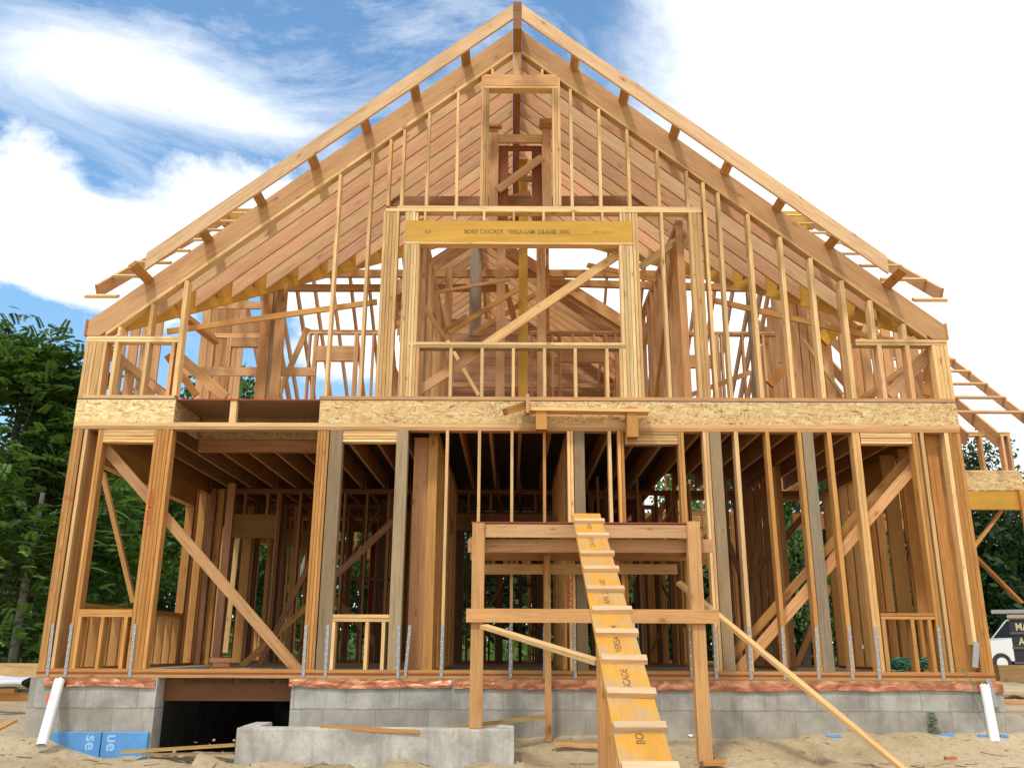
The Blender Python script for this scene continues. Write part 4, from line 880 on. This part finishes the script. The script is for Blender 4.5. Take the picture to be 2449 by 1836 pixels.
# cleat stations found from the photograph's rows
vs = [1200 + y / 2.607 for y in (125, 215, 327, 424, 550, 680, 822, 988, 1197, 1412, 1668)]
for k, v in enumerate(vs):
    lo, hi = 0.0, (Bend - Ttop).length
    for _ in range(40):
        mid = (lo + hi) / 2; p = Ttop + rd * mid + rn * .03
        q = ROT.transposed() @ (p - CAM); vv = PY - F * q.y / -q.z
        if vv < v: lo = mid
        else: hi = mid
    p = Ttop + rd * lo + rn * (.0225 + .019) + rx * (.012 + rs.uniform(-.006, .006)); sk = rs.uniform(-.006, .006)
    lp('cleat', p - rx * (RW / 2 + .008) + rd * sk, p + rx * (RW / 2 + .008) - rd * sk, .085, .038, (.66, .49, .31), rn, WOOD, RAMP)
plank = [c for c in RAMP.children if c.name.startswith('plank')][0]
def ramptext(s, dist, size, off=0.0):
    p = Ttop + rd * dist + rn * .0245 + rx * off
    X = -rd; Z = rn; Y = Z.cross(X); M = Matrix((X, Y, Z)).transposed()
    t_ = text('stamped_lettering', s, size, (0, 0, 0), (0, 0, 0), INKF, plank); t_.matrix_parent_inverse = Matrix.Translation(-Vector(RAMP.location)); t_.parent = plank
    t_.matrix_parent_inverse = plank.matrix_world.inverted() if False else Matrix.Identity(4)
    t_.location = p; t_.rotation_euler = M.to_euler(); t_.scale = (1.25, 1, 1)
tl = (Bend - Ttop).length
ramptext('APA  2.0-3100', 2.35, .075); ramptext('VERSA-LAM', 3.30, .075); ramptext('CASCADE', 4.02, .075); ramptext('BOISE', 4.68, .075); ramptext('2.0-3100', .42, .07); ramptext('2.0-3100', 1.0, .07, -.01)
lp('ramp_leg', (legx, LEGY, gh(legx, LEGY) - .02), (legx, LEGY, (Ttop + rd * ((LEGY - Ttop.y) / rd.y)).z - .05), .14, .06, AO, (0, 1, 0), WOOD, RAMP)
BR = thing('long_prop', 'long thin timber prop slanting from the platform down to the sand at right', 'prop', at(2165, 1845, Y=-1.7))
a_, b_ = at(1622, 1392, Y=-.35), at(2195, 1866, Y=-1.75)
mb = MB(); mb.bar(a_, b_, .04, .085, jit(PALE), (0, .6, .5)); o = mb.build('prop_board', WOOD, BR); o.matrix_parent_inverse = Matrix.Translation(-Vector(BR.location))
BR2 = thing('ramp_brace', 'notched light timber brace running from the left platform post to the ramp leg', 'brace', at(1160, 1497, Y=YF - .05))
mb = MB(); mb.bar(at(1157, 1497, Y=YF - .06), at(1432, 1583, Y=LEGY + .0), .085, .04, jit(PALE), (0, -.3, .9)); o = mb.build('brace_board', WOOD, BR2); o.matrix_parent_inverse = Matrix.Translation(-Vector(BR2.location))
# ------------------------------------------------------------------ loose boards
def board(name, label, cat, p0, p1, w_, d_, col, group=None, m=WOOD, up=(0, 0, 1)):
    mb = MB(); mb.bar(p0, p1, w_, d_, jit(col), up); o = mb.build(name, m); return tag(o, label, cat, group)
board('loose_board', 'short thick board lying on top of the low concrete wall', 'board', at(768, 1738, Y=-.93), at(1004, 1748, Y=-.96), .12, .04, ORG)
board('loose_board', 'greenish thin board propped from the low wall towards the house', 'board', at(1010, 1748, Y=-.85), at(1308, 1712, Y=-.35), .04, .04, TREAT)
board('loose_board', 'long flat board resting across the sand left of the low wall', 'board', at(293, 1797, Y=-.55), at(566, 1780, Y=-.80), .10, .03, TREAT)
board('loose_board', 'dark thin strip lying just below the long flat board', 'board', at(340, 1803, Y=-.66), at(560, 1800, Y=-.9), .05, .02, (.30, .22, .13))
board('loose_board', 'small board corner on bare sand at the far left', 'board', at(-60, 1770, Y=-.3), at(34, 1722, Y=.2), .10, .02, ORG)
board('loose_board', 'flat board half buried in sand behind the ramp leg', 'board', at(1326, 1777, Y=-.45), at(1430, 1780, Y=-.5), .07, .03, ORG)
board('wood_scrap', 'small red brown offcut lying on the sand at right', 'offcut', at(2260, 1812, Y=-1.1), at(2286, 1812, Y=-1.1), .05, .035, (.5, .22, .10))
for k, (u, v) in enumerate(((1065, 1590), (600, 1600))): pass
# offcuts on the deck
for k, (u0, u1, dz, lab) in enumerate(((488, 530, .0, 'bottom offcut of the small pile on the deck edge'), (492, 526, .055, 'middle offcut of the small pile on the deck edge'), (486, 532, .11, 'top offcut of the small pile on the deck edge'))):
    board('offcut_block', lab, 'offcut', (px(u0, 1590), .22, .125 + dz - .035), (px(u1, 1590), .32, .125 + dz - .035), .13, .05, (.34, .18, .10), 'offcut pile on the deck')
for u0, u1, Y, lab in ((540, 600, .5, 'flat offcut on the deck beside the small pile'), (610, 650, .6, 'short flat offcut on the deck near the diagonal brace')):
    board('offcut_block', lab, 'offcut', (px(u0, 1590, Y), Y, Z_DECK + .021), (px(u1, 1590, Y), Y + .05, Z_DECK + .021), .09, .035, ORG)
# ------------------------------------------------------------------ blue foam
FO = thing('foam_insulation', 'bright blue foam panels with pale lettering against the foundation foot at left', 'foam panel', (-4.9, -.06, -.95))
fa, fb_, fc = px(130, 1770), px(249, 1770), px(363, 1770)
for a, b_, s_ in ((fa, fb_ - .006, 'se'), (fb_ + .006, fc - .02, 'ue')):
    ob = bevel_box('panel', a, b_, -.085, -.035, -1.2, pz(250, 1750, -.085), BLUEF, FO, .006, 1)
    t_ = text('printed_lettering', s_, .19, (0, 0, 0), (0, 0, 0), BLUET, ob); t_.location = ((a + b_) / 2 + (.18 if s_ == 'se' else -.14), -.088, pz(250, 1775, -.085)); t_.rotation_euler = (rad(90), rad(-90) * -1, 0)
for k, (u, v, wpx, lab) in enumerate(((1190 + 800, 1762, 46, 'flat blue foam scrap at the foot of the block wall right of centre'), (2262, 1766, 40, 'blue foam scrap beside the weed at right'), (2347, 1755, 34, 'dull blue foam scrap left of the white pipe at right'), (2395, 1757, 22, 'tiny blue foam scrap right of the white pipe'))):
    p = at(u, v, Y=-.12); ob = bevel_box('foam_scrap', p.x - wpx * .002, p.x + wpx * .002, -.20, -.08, gh(p.x, -.14) - .05, gh(p.x, -.14) + .012, BLUEF, None, .008, 1); tag(ob, lab, 'foam scrap')
# ------------------------------------------------------------------ white pipes
def pipe(name, label, top, bot, r):
    T = thing(name, label, 'pipe', bot); d = (top - bot).normalized(); mb = MB(); n = 20
    a1_ = d.cross(Vector((0, 1, 0))).normalized(); a2_ = d.cross(a1_)
    def ring(c, rr, jag=0): return [c + (a1_ * math.cos(2 * math.pi * k / n) + a2_ * math.sin(2 * math.pi * k / n)) * rr + d * (jag * ((k * 7) % 5) / 5) for k in range(n)]
    R = [ring(bot - d * .1, r), ring(top, r, .03), ring(top, r - .006, .03), ring(bot, r - .006)]
    for i in range(3):
        for k in range(n): mb.face([R[i][k], R[i][(k + 1) % n], R[i + 1][(k + 1) % n], R[i + 1][k]], [(0, 0)] * 4, TINT1)
    mb2 = mb.build('pipe_wall', WHITEP, T, True); mb2.matrix_parent_inverse = Matrix.Translation(-Vector(bot)); return T
pipe('drain_pipe', 'white plastic pipe leaning on the left corner of the foundation', at(142, 1628, Y=-.10), at(105, 1762, Y=-.45), .058)
pipe('drain_pipe', 'white plastic pipe leaning on the right corner of the foundation', at(2355, 1640, Y=-.10), at(2376, 1752, Y=-.24), .055)
mb = MB(); mb.bar(at(2362, 1622, Y=-.055), at(2384, 1690, Y=-.06), .06, .01, TINT1, (0, 1, 0)); tag(mb.build('metal_flashing_piece', STEEL), 'bent grey metal strip hanging behind the right pipe', 'metal strip')
# orange paint dot: mark on foundation
mb = MB(); c_ = at(116, 1668, Y=-.034); mb.face([c_ + Vector((math.cos(k * .785) * .035, 0, math.sin(k * .785) * .06)) for k in range(8)], [(0, 0)] * 8, TINT1); loc(mb, 'orange_paint_mark', simple('orange_paint', (.75, .16, .04), .8), FND)
# ------------------------------------------------------------------ hose and cord on the right
mb = MB(); pts = []
c_ = Vector((px(2170, 1592, .45), .45, Z_DECK + .05))
for k in range(140):
    a = k * .33; rr = .20 + .08 * math.sin(k * .71); pts.append(c_ + Vector((math.cos(a) * rr * 1.25, math.sin(a) * rr * .8, .03 + .045 * math.sin(k * .9) + .0006 * k)))
mb.tube(pts, .012, TINT1, 6)
tag(mb.build('coiled_hose', HOSEM, None, True), 'coil of thin green hose lying on the floor deck at right', 'hose')
mb = MB(); pts = [at(u, v, Y=-.08 - .02 * k) for k, (u, v) in enumerate(((2278, 1592), (2300, 1598), (2322, 1625), (2335, 1660), (2352, 1690), (2378, 1722)))]
pts2 = []
for i in range(len(pts) - 1):
    for j in range(6): pts2.append(pts[i].lerp(pts[i + 1], j / 6))
mb.tube(pts2, .006, TINT1, 6); tag(mb.build('green_cord', HOSEM, None, True), 'thin green cord hanging over the foundation corner at right', 'cord')
# bent metal by the corner post
mb = MB(); mb.bar(at(2335, 1535, Y=.0), at(2332, 1595, Y=-.01), .07, .01, TINT1, (0, 1, 0)); ob = mb.build('corner_bracket', STEEL, HOUSE)
# ------------------------------------------------------------------ litter
rs = random.Random(8)
def litter(label, u, v, s, Y=None):
    p = at(u, v, Z=-.84); mb = MB(); p.z = gh(p.x, p.y) + .01; q = []
    for k in range(5):
        for j in range(4): q.append(Vector((p.x + (k - 2) * s * .35, p.y + (j - 1.5) * s * .25, p.z + .018 + rs.uniform(-.012, .02))))
    for k in range(4):
        for j in range(3): mb.face([q[k * 4 + j], q[(k + 1) * 4 + j], q[(k + 1) * 4 + j + 1], q[k * 4 + j + 1]], [(0, 0)] * 4, TINT1)
    tag(mb.build('paper_scrap', PAPER), label, 'litter')
litter('crumpled white paper strip below the blue foam', 240, 1795, .16); litter('pale crumpled wrapper on the sand right of the low wall', 1283, 1800, .12); litter('tiny white scrap beside the right platform post', 1656, 1808, .06)
# weed
mb = MB(); base = at(2235, 1755, Y=-.1); base.z = gh(base.x, base.y)
for k in range(90):
    a, h_ = rs.uniform(0, 6.28), rs.uniform(.02, .24); c_ = base + Vector((math.cos(a) * .07 * rs.random(), math.sin(a) * .05, h_)); d1 = Vector((math.cos(a), math.sin(a), rs.uniform(-.3, .6))) * .026; d2 = Vector((-math.sin(a), math.cos(a), .2)) * .012
    mb.face([c_ - d1, c_ + d2, c_ + d1, c_ - d2], [(0, 0), (1, 0), (1, 1), (0, 1)], (rs.uniform(.05, .09), rs.uniform(.15, .24), .03, 1))
def leafmat(name):
    m, t, b = mat(name); at_ = nd(t, 'ShaderNodeAttribute', attribute_name='tint').outputs['Color']
    t.links.new(at_, b.inputs['Base Color']); b.inputs['Roughness'].default_value = .55; b.inputs['Specular IOR Level'].default_value = .3
    tr = t.nodes.new('ShaderNodeBsdfTranslucent'); t.links.new(mixc(t, 1.0, at_, (1.5, 1.6, .7, 1), 'MULTIPLY'), tr.inputs[0]); mx = t.nodes.new('ShaderNodeMixShader'); mx.inputs[0].default_value = .3
    t.links.new(b.outputs[0], mx.inputs[1]); t.links.new(tr.outputs[0], mx.inputs[2]); t.links.new(mx.outputs[0], t.nodes['Material Output'].inputs[0]); return m
LEAF = leafmat('leaf')
tag(mb.build('weed', LEAF), 'small green weed at the foot of the block wall at right', 'weed')
# ------------------------------------------------------------------ stacked lumber, left and right
def stack(label, rows, cat='lumber', group='lumber lying in the yard'):
    for i, (p0, p1, w_, d_, c, lab) in enumerate(rows): board('lumber_board', lab, 'board', p0, p1, w_, d_, c, group)
YL = 3.2
stack('', [((-11, YL, pz(0, 1598, YL)), (px(96, 1600, YL), YL, pz(85, 1602, YL)), .14, .20, PALE, 'uppermost long board of the lumber left of the house'),
           ((-11, YL - .5, pz(0, 1652, YL - .5)), (px(38, 1655, YL - .5), YL - .5, pz(38, 1650, YL - .5)), .12, .06, ORG, 'short plank end under the white tarp left of the house'),
           ((-11, YL - .3, pz(0, 1665, YL - .3)), (px(110, 1668, YL - .3), YL - .3, pz(85, 1667, YL - .3)), .24, .10, ORG, 'lowest wide board of the lumber left of the house')])
mb = MB(); P = []
for i in range(31):
    r_ = []
    for j in range(8): x = -11 + (px(88, 1630, YL - .2) + 11) * i / 30; r_.append(Vector((x, YL - .2 - .25 * math.sin(j / 7 * math.pi) - .2, pz(50, 1616 + j * 4.2, YL - .2) + .03 * mnoise.noise(Vector((x * 2, j * .7, 0))))))
    P.append(r_)
for i in range(30):
    for j in range(7): mb.face([P[i][j], P[i][j + 1], P[i + 1][j + 1], P[i + 1][j]], [(0, 0)] * 4, TINT1)
tag(mb.build('white_tarp', TARP, None, True), 'folded white plastic sheet between the boards left of the house', 'tarp')
YQ = 6.0
stack('', [((px(2385, 1620, YQ), YQ, pz(2385, 1610, YQ)), (12.5, YQ, pz(2449, 1610, YQ)), .2, .30, (.40, .27, .12), 'wide strand board joist right of the house corner'),
           ((px(2390, 1655, 4), 4, pz(2390, 1662, 4)), (11, 4, pz(2449, 1668, 4)), .2, .05, ORG, 'reddish board on the ground right of the house'),
           ((px(2388, 1655, 3), 3, pz(2388, 1676, 3)), (10, 3, pz(2449, 1684, 3)), .2, .06, FIR, 'pinkish lower board on the ground right of the house')])
mb = MB(); mb.tube([at(2392 + 6 * k, 1668 + 3 * math.sin(k * .8), Y=3.6) for k in range(14)], .03, TINT1, 8); tag(mb.build('black_pipe', simple('black_plastic', (.02, .02, .02), .5), None, True), 'black corrugated pipe lying between boards right of the house', 'pipe')
# ------------------------------------------------------------------ vehicles far right
PAINT = simple('white_van_paint', (.74, .74, .73), .25, 0, 3, .04); GLASS = simple('dark_glass', (.03, .035, .04), .1); RUB = simple('tyre_rubber', (.03, .03, .03), .8, 0, 20, .3); BLACKP = simple('black_steel', (.025, .025, .028), .5, 0, 8, .3); TAN = simple('tan_letters', (.62, .50, .30), .6)
VY = 25.0; vg = -.45; vx = px(2386, 1573, VY)      # front wheel of the van, nose to the left
VAN = thing('white_van', 'white van nose and cab seen behind the dark trailer at far right', 'van', (vx, VY, vg))
s_ = 1.0
def vprof(name, pts, y0, y1, m):
    mb = MB(); mb.prism([(vx + a, vg + b) for a, b in pts], y0, y1, TINT1); o = loc(mb, name, m, VAN)
    bv = o.modifiers.new('bev', 'BEVEL'); bv.width = .05; bv.segments = 3; bv.limit_method = 'ANGLE'; return o
body = [(-1.2, .45), (-1.23, .95), (-1.1, 1.12), (.35, 1.30), (1.02, 2.0), (1.25, 2.08), (4.7, 2.10), (4.75, .45)]
vprof('body', body, VY - .95, VY + .95, PAINT)
mb = MB(); mb.prism([(vx + .50, vg + 1.33), (vx + 1.06, vg + 1.92), (vx + 1.65, vg + 1.92), (vx + 1.65, vg + 1.31)], VY - .965, VY - .952, TINT1); loc(mb, 'side_window', GLASS, VAN)
mb = MB(); mb.bar((vx + .37, VY - .80, vg + 1.32), (vx + .37, VY + .80, vg + 1.32), .03, .03, TINT1); mb.face([(vx + .38, VY - .8, vg + 1.34), (vx + .38, VY + .8, vg + 1.34), (vx + .97, VY + .75, vg + 1.975), (vx + .97, VY - .75, vg + 1.975)], [(0, 0)] * 4, TINT1); loc(mb, 'windscreen', GLASS, VAN)
mb = MB(); mb.box(vx + .60, vx + .78, VY - 1.15, VY - .98, vg + 1.22, vg + 1.5, TINT1); loc(mb, 'mirror', BLACKP, VAN)
mb = MB(); mb.box(vx - 1.27, vx - 1.18, VY - .9, VY + .9, vg + .42, vg + .62, TINT1); loc(mb, 'bumper', STEEL, VAN)
for a in (-.36, 3.4):
    mb = MB(); n = 24; mb.tube([(vx + a, VY - .97, vg + .37), (vx + a, VY - .72, vg + .37)], .37, TINT1, n); wv = loc(mb, 'wheel', RUB, VAN)
    mb = MB(); mb.tube([(vx + a, VY - .985, vg + .37), (vx + a, VY - .975, vg + .37)], .21, TINT1, n); r_ = mb.build('rim', PAINT, wv)
TY = 17.0; tx = px(2420, 1530, TY); tg = -.5
TR = thing('dark_trailer', 'tall black slatted trailer side with tan lettering carrying ladders at the right edge', 'trailer', (tx, TY, tg))
z0_, z1_ = pz(2425, 1592, TY), pz(2425, 1478, TY)
mb = MB(); mb.box(tx, tx + 3.2, TY, TY + 1.8, z0_ + .05, z1_, TINT1, 'x'); loc(mb, 'box_side', BLACKP, TR)
for k in range(4):
    mb = MB(); zz = z0_ + .1 + (z1_ - z0_ - .1) * k / 3; mb.box(tx - .02, tx + 3.2, TY - .04, TY - .003, zz - .04, zz + .03, TINT1, 'x'); loc(mb, 'rail', simple('worn_rail', (.09, .085, .08), .6, 0, 9, .3) if k == 0 else bpy.data.materials['worn_rail'], TR)
mb = MB(); mb.box(tx - .04, tx + 3.2, TY - .05, TY + 1.85, z1_ + .002, z1_ + .11, TINT1, 'x'); loc(mb, 'top_rim', simple('rusty_rim', (.40, .30, .20), .7, 0, 14, .4), TR)
tt = text('painted_lettering', 'MARK', .30, (0, 0, 0), (rad(90), 0, 0), TAN, [c for c in TR.children if c.name.startswith('box_side')][0], .8); tt.location = (px(2452, 1500, TY), TY - .01, pz(2440, 1499, TY))
tt = text('painted_lettering', 'ASH', .30, (0, 0, 0), (rad(90), 0, 0), TAN, [c for c in TR.children if c.name.startswith('box_side')][0], .8); tt.location = (px(2452, 1534, TY), TY - .01, pz(2440, 1534, TY))
mb = MB(); mb.tube([(tx + .6, TY - .10, tg + .38), (tx + .6, TY + .12, tg + .38)], .37, TINT1, 20); loc(mb, 'wheel', RUB, TR)
LD = thing('aluminium_ladder', 'grey aluminium ladder lying flat on top of the dark trailer', 'ladder', (tx, TY, z1_ + .25))
TR.rotation_euler = (0, 0, -rad(29.3)); LD.rotation_euler = (0, 0, -rad(29.3))
for yy_ in (0, .45):
    mb = MB(); mb.box(tx - .45, tx + 3.6, TY + yy_, TY + yy_ + .05, z1_ + .16, z1_ + .26, TINT1, 'x'); loc(mb, 'side_rail', STEEL, LD)
for k in range(10): mb = MB(); mb.box(tx - .3 + .36 * k, tx - .26 + .36 * k, TY + .053, TY + .447, z1_ + .19, z1_ + .23, TINT1, 'y'); loc(mb, 'rung', STEEL, LD)
# background shed wall seen through the hall
mb = MB(); mb.box(px(1505, 1480, 16), px(1580, 1480, 16), 16, 18.5, -.5, 1.35, TINT1); sh = mb.build('shed_wall', simple('pale_siding', (.50, .53, .55), .7, 0, 4, .1)); tag(sh, 'pale grey shed behind the house seen through the centre bay', 'shed')
# ------------------------------------------------------------------ trees
BARK = simple('bark', (.07, .06, .048), .9, 0, 14, .4, bmp=.6); BARKG = simple('pale_bark', (.24, .22, .19), .9, 0, 14, .3, bmp=.5)
def tree_mesh(seed, H, crown_r, crown_z0, nclump, nleaf, leaf, hue, frond=False):
    r = random.Random(seed); lm = MB(); tm = MB()
    lean = Vector((r.uniform(-.06, .06), r.uniform(-.05, .05), 0)); pts = [Vector((lean.x * z * 1.0, lean.y * z, z)) + Vector((.12 * math.sin(z * .9 + seed), .1 * math.cos(z * .7), 0)) for z in [H * .85 * k / 8 for k in range(9)]]
    tm.tube([pts[0] - Vector((0, 0, .6))] + pts, [H * .022] + [H * .020 * (1 - .085 * k) for k in range(9)], TINT1, 8)
    cl = []
    for k in range(nclump):
        z = crown_z0 + (H - crown_z0) * (r.random() ** .9); f = (z - crown_z0) / (H - crown_z0)
        rr = crown_r * (1.05 - .75 * f ** 1.6) * (.35 + .75 * r.random() ** .5) * (.6 + .4 * min(1, f * 4 + .3)); a = r.uniform(0, 6.283)
        c = Vector((math.cos(a) * rr, math.sin(a) * rr, z)) + lean * z; cl.append((c, r.uniform(.55, 1.15) * crown_r * .30))
        if k % 3 == 0:
            b0 = pts[min(8, max(2, int(8 * (z - 1.2) / (H * .85))))]; mid = b0.lerp(c, .5) + Vector((0, 0, -.2)); tm.tube([b0, mid, c], [H * .004, H * .0025, .008], TINT1, 5, cap=False)
    per = nleaf // nclump
    for c, cr_ in cl:
        tone = r.uniform(.55, 1.5)
        for q in range(per):
            d = Vector((r.gauss(0, 1), r.gauss(0, 1), r.gauss(0, .8))); d.normalize(); p = c + d * cr_ * (r.random() ** .45) * 1.12
            g = tone * r.uniform(.7, 1.3); col = (hue[0] * g, hue[1] * g, hue[2] * g, 1)
            if frond:
                out_ = Vector((d.x + r.gauss(0, .5), d.y + r.gauss(0, .5), r.uniform(-.5, .55))).normalized(); ln = leaf * r.uniform(1.6, 2.8); side = out_.cross(Vector((0, 0, 1))).normalized()
                for m_ in range(6):
                    t_ = (m_ + .5) / 6; b0 = p + out_ * ln * t_ + Vector((0, 0, .10 * t_ - .30 * ln * t_ * t_))
                    for sgn in (-1, 1):
                        tip = b0 + side * sgn * leaf * (1 - .35 * t_) + out_ * leaf * .35 + Vector((0, 0, -.04)); w2 = out_ * leaf * .30
                        lm.face([b0, b0.lerp(tip, .5) + w2, tip, b0.lerp(tip, .5) - w2], [(0, 0), (1, 0), (1, 1), (0, 1)], col)
            else:
                n = Vector((r.gauss(0, 1), r.gauss(0, 1), r.gauss(0, 1) + .6)).normalized(); a1_ = n.cross(Vector((r.random(), r.random(), .2))).normalized() * leaf * r.uniform(.5, 1.1); a2_ = n.cross(a1_).normalized() * leaf * r.uniform(.3, .55)
                lm.face([p - a1_, p + a2_, p + a1_, p - a2_], [(0, 0), (1, 0), (1, 1), (0, 1)], col)
    return lm, tm
def meshdata(mb, name, m):
    o = mb.build(name, m); me = o.data; bpy.data.objects.remove(o); return me
def tree(name, label, x, y, lme, tme, rz=0, sc=1, group=None):
    T = thing(name, label, 'tree', (x, y, gh(x, y)), group); T.rotation_euler = (0, 0, rz); T.scale = (sc, sc, sc)
    for n_, me in (('crown', lme), ('trunk', tme)): link(bpy.data.objects.new(n_, me), T)
GR = (.072, .135, .030); GR2 = (.088, .160, .038); GD = (.026, .056, .016)
kinds = []
for (seed, H, cr_, z0, nc, nl, lf, hue, fr, bk) in ((1, 9.0, 3.2, .6, 120, 5200, .15, GR2, True, BARK), (2, 9.6, 3.3, 1.0, 50, 15000, .13, GR, False, BARK), (3, 8.4, 2.9, .8, 44, 13000, .12, GR2, False, BARK), (5, 10.2, 3.4, 1.4, 50, 14000, .15, GD, False, BARK)):
    lm, tm = tree_mesh(seed, H, cr_, z0, nc, nl, lf, hue, fr); kinds.append((meshdata(lm, 'crown', LEAF), meshdata(tm, 'trunk', bk)))
def TX(u, v, Y): return px(u, v, Y)
T_ = [('walnut_tree', 'tall tree with feathery fronds at the left edge of the yard', TX(30, 1200, 11), 11, 0, .3, .97),
      ('leafy_tree', 'broad dark tree just left of the house corner', TX(165, 1300, 16), 16, 1, 1.1, .95),
      ('leafy_tree', 'bright green tree seen through the left window bay', TX(330, 1300, 19), 19, 2, 2.0, .95),
      ('leafy_tree', 'dark tree low behind the left edge of the yard', TX(90, 1400, 12.5), 12.5, 2, .5, .92),
      ('leafy_tree', 'tree whose top shows under the left valley beam', TX(560, 1200, 22), 22, 1, 3.0, 1.10),
      ('leafy_tree', 'tree seen through the bay right of the diagonal brace', TX(740, 1300, 24), 24, 2, 4.0, 1.0),
      ('leafy_tree', 'tree behind the centre of the house seen between dark studs', TX(1000, 1300, 27), 27, 3, 5.0, .85),
      ('leafy_tree', 'tree top poking above the floor band right of centre', TX(1745, 1200, 27), 27, 1, 2.6, 1.08),
      ('leafy_tree', 'second tree top above the floor band further right', TX(1900, 1200, 27), 27, 2, 1.9, 1.25),
      ('leafy_tree', 'dark vine hung tree under the right wing beam', TX(2330, 1350, 32), 32, 3, 3.9, 1.0),
      ('leafy_tree', 'tree standing behind the white van at right edge', TX(2500, 1300, 34), 34, 1, 4.4, .95),
      ('leafy_tree', 'tree in the woods between the two right bays', TX(2120, 1300, 28), 28, 2, .9, .85)]
for nme, lab, x, y, k, rz, sc in T_: tree(nme, lab, x, y, *kinds[k], rz, sc, 'trees around the building site' if nme == 'leafy_tree' else None)
# woods behind: one mass
rs = random.Random(31); wm = MB()
base_pts = []
for k in range(46):
    x = -34 + 72 * k / 45 + rs.uniform(-1, 1); y = rs.uniform(29, 38); base_pts.append((x, y, rs.uniform(6.0, 8.2) * (1.12 if x < -8 else .82 if x<8 else .9)))
for x, y, H in base_pts:
    tone = rs.uniform(.7, 1.25)
    for q in range(1700):
        f = rs.random() ** .8; a = rs.uniform(0, 6.283); rr = 2.7 * (1 - .55 * f ** 2) * rs.random() ** .4; z = -.4 + H * f
        p = Vector((x + math.cos(a) * rr, y + math.sin(a) * rr, z)) + Vector((mnoise.noise(Vector((x, z, 1))), mnoise.noise(Vector((x, z, 5))), 0)) * .8
        n = Vector((rs.gauss(0, 1), rs.gauss(0, 1), rs.gauss(0, 1) + .5)).normalized(); a1_ = n.cross(Vector((rs.random(), .4, .2))).normalized() * .26 * rs.uniform(.6, 1.2); a2_ = n.cross(a1_).normalized() * .16
        g = tone * rs.uniform(.6, 1.35); wm.face([p - a1_, p + a2_, p + a1_, p - a2_], [(0, 0), (1, 0), (1, 1), (0, 1)], (GD[0] * g, GD[1] * g * 1.05, GD[2] * g, 1))
o = wm.build('woods', LEAF); tag(o, 'dark mass of woods closing the view behind the site', 'woods', None, 'stuff')
# undergrowth
um = MB()
for k in range(30000):
    x = rs.choice((rs.uniform(-30, -6.3), rs.uniform(-30, -6.3), rs.uniform(-9, 3), rs.uniform(9, 30))); y = rs.uniform(15.5, 27) if x<8 else rs.uniform(27.5,33)
    if x < -6.3 and rs.random() < .3: y = rs.uniform(9, 16)
    h_ = rs.random() ** 1.3 * (1.1 + .8 * mnoise.noise(Vector((x * .5, y * .5, 0)))) * (1 if y > 12 else .5)
    p = Vector((x, y, gh(x, y) + h_)); n = Vector((rs.gauss(0, 1), rs.gauss(0, 1) - .4, rs.gauss(0, 1) + .6)).normalized(); a1_ = n.cross(Vector((rs.random(), .4, .2))).normalized() * .11 * rs.uniform(.6, 1.5); a2_ = n.cross(a1_).normalized() * .06
    g = rs.uniform(.5, 1.5); um.face([p - a1_, p + a2_, p + a1_, p - a2_], [(0, 0), (1, 0), (1, 1), (0, 1)], (GR2[0] * g, GR2[1] * g, GR2[2] * g, 1))
o = um.build('undergrowth', LEAF); tag(o, 'low green undergrowth along the edge of the woods', 'undergrowth', None, 'stuff')
for k, (u, Y, lab, ln) in enumerate(((42, 10.0, 'slender pale bare trunk standing left of the house', .0), (655, 15.0, 'pale leaning trunk seen through the left bays', 1.2))):
    x = px(u, 1500, Y); mb = MB(); zt_ = 3.9 if k == 0 else 4.6
    mb.tube([(x, Y, -.7), (x + ln * .2, Y, 1.0), (x + .05 + ln * .55, Y, 2.6), (x + .1 + ln, Y, zt_)], [.10, .09, .08, .05], TINT1, 10)
    mb.tube([(x + .05 + ln * .55, Y, 2.6), (x + .5 + ln, Y, 3.5)], [.03, .015], TINT1, 6)
    tag(mb.build('bare_trunk', BARKG, None, True), lab, 'tree')
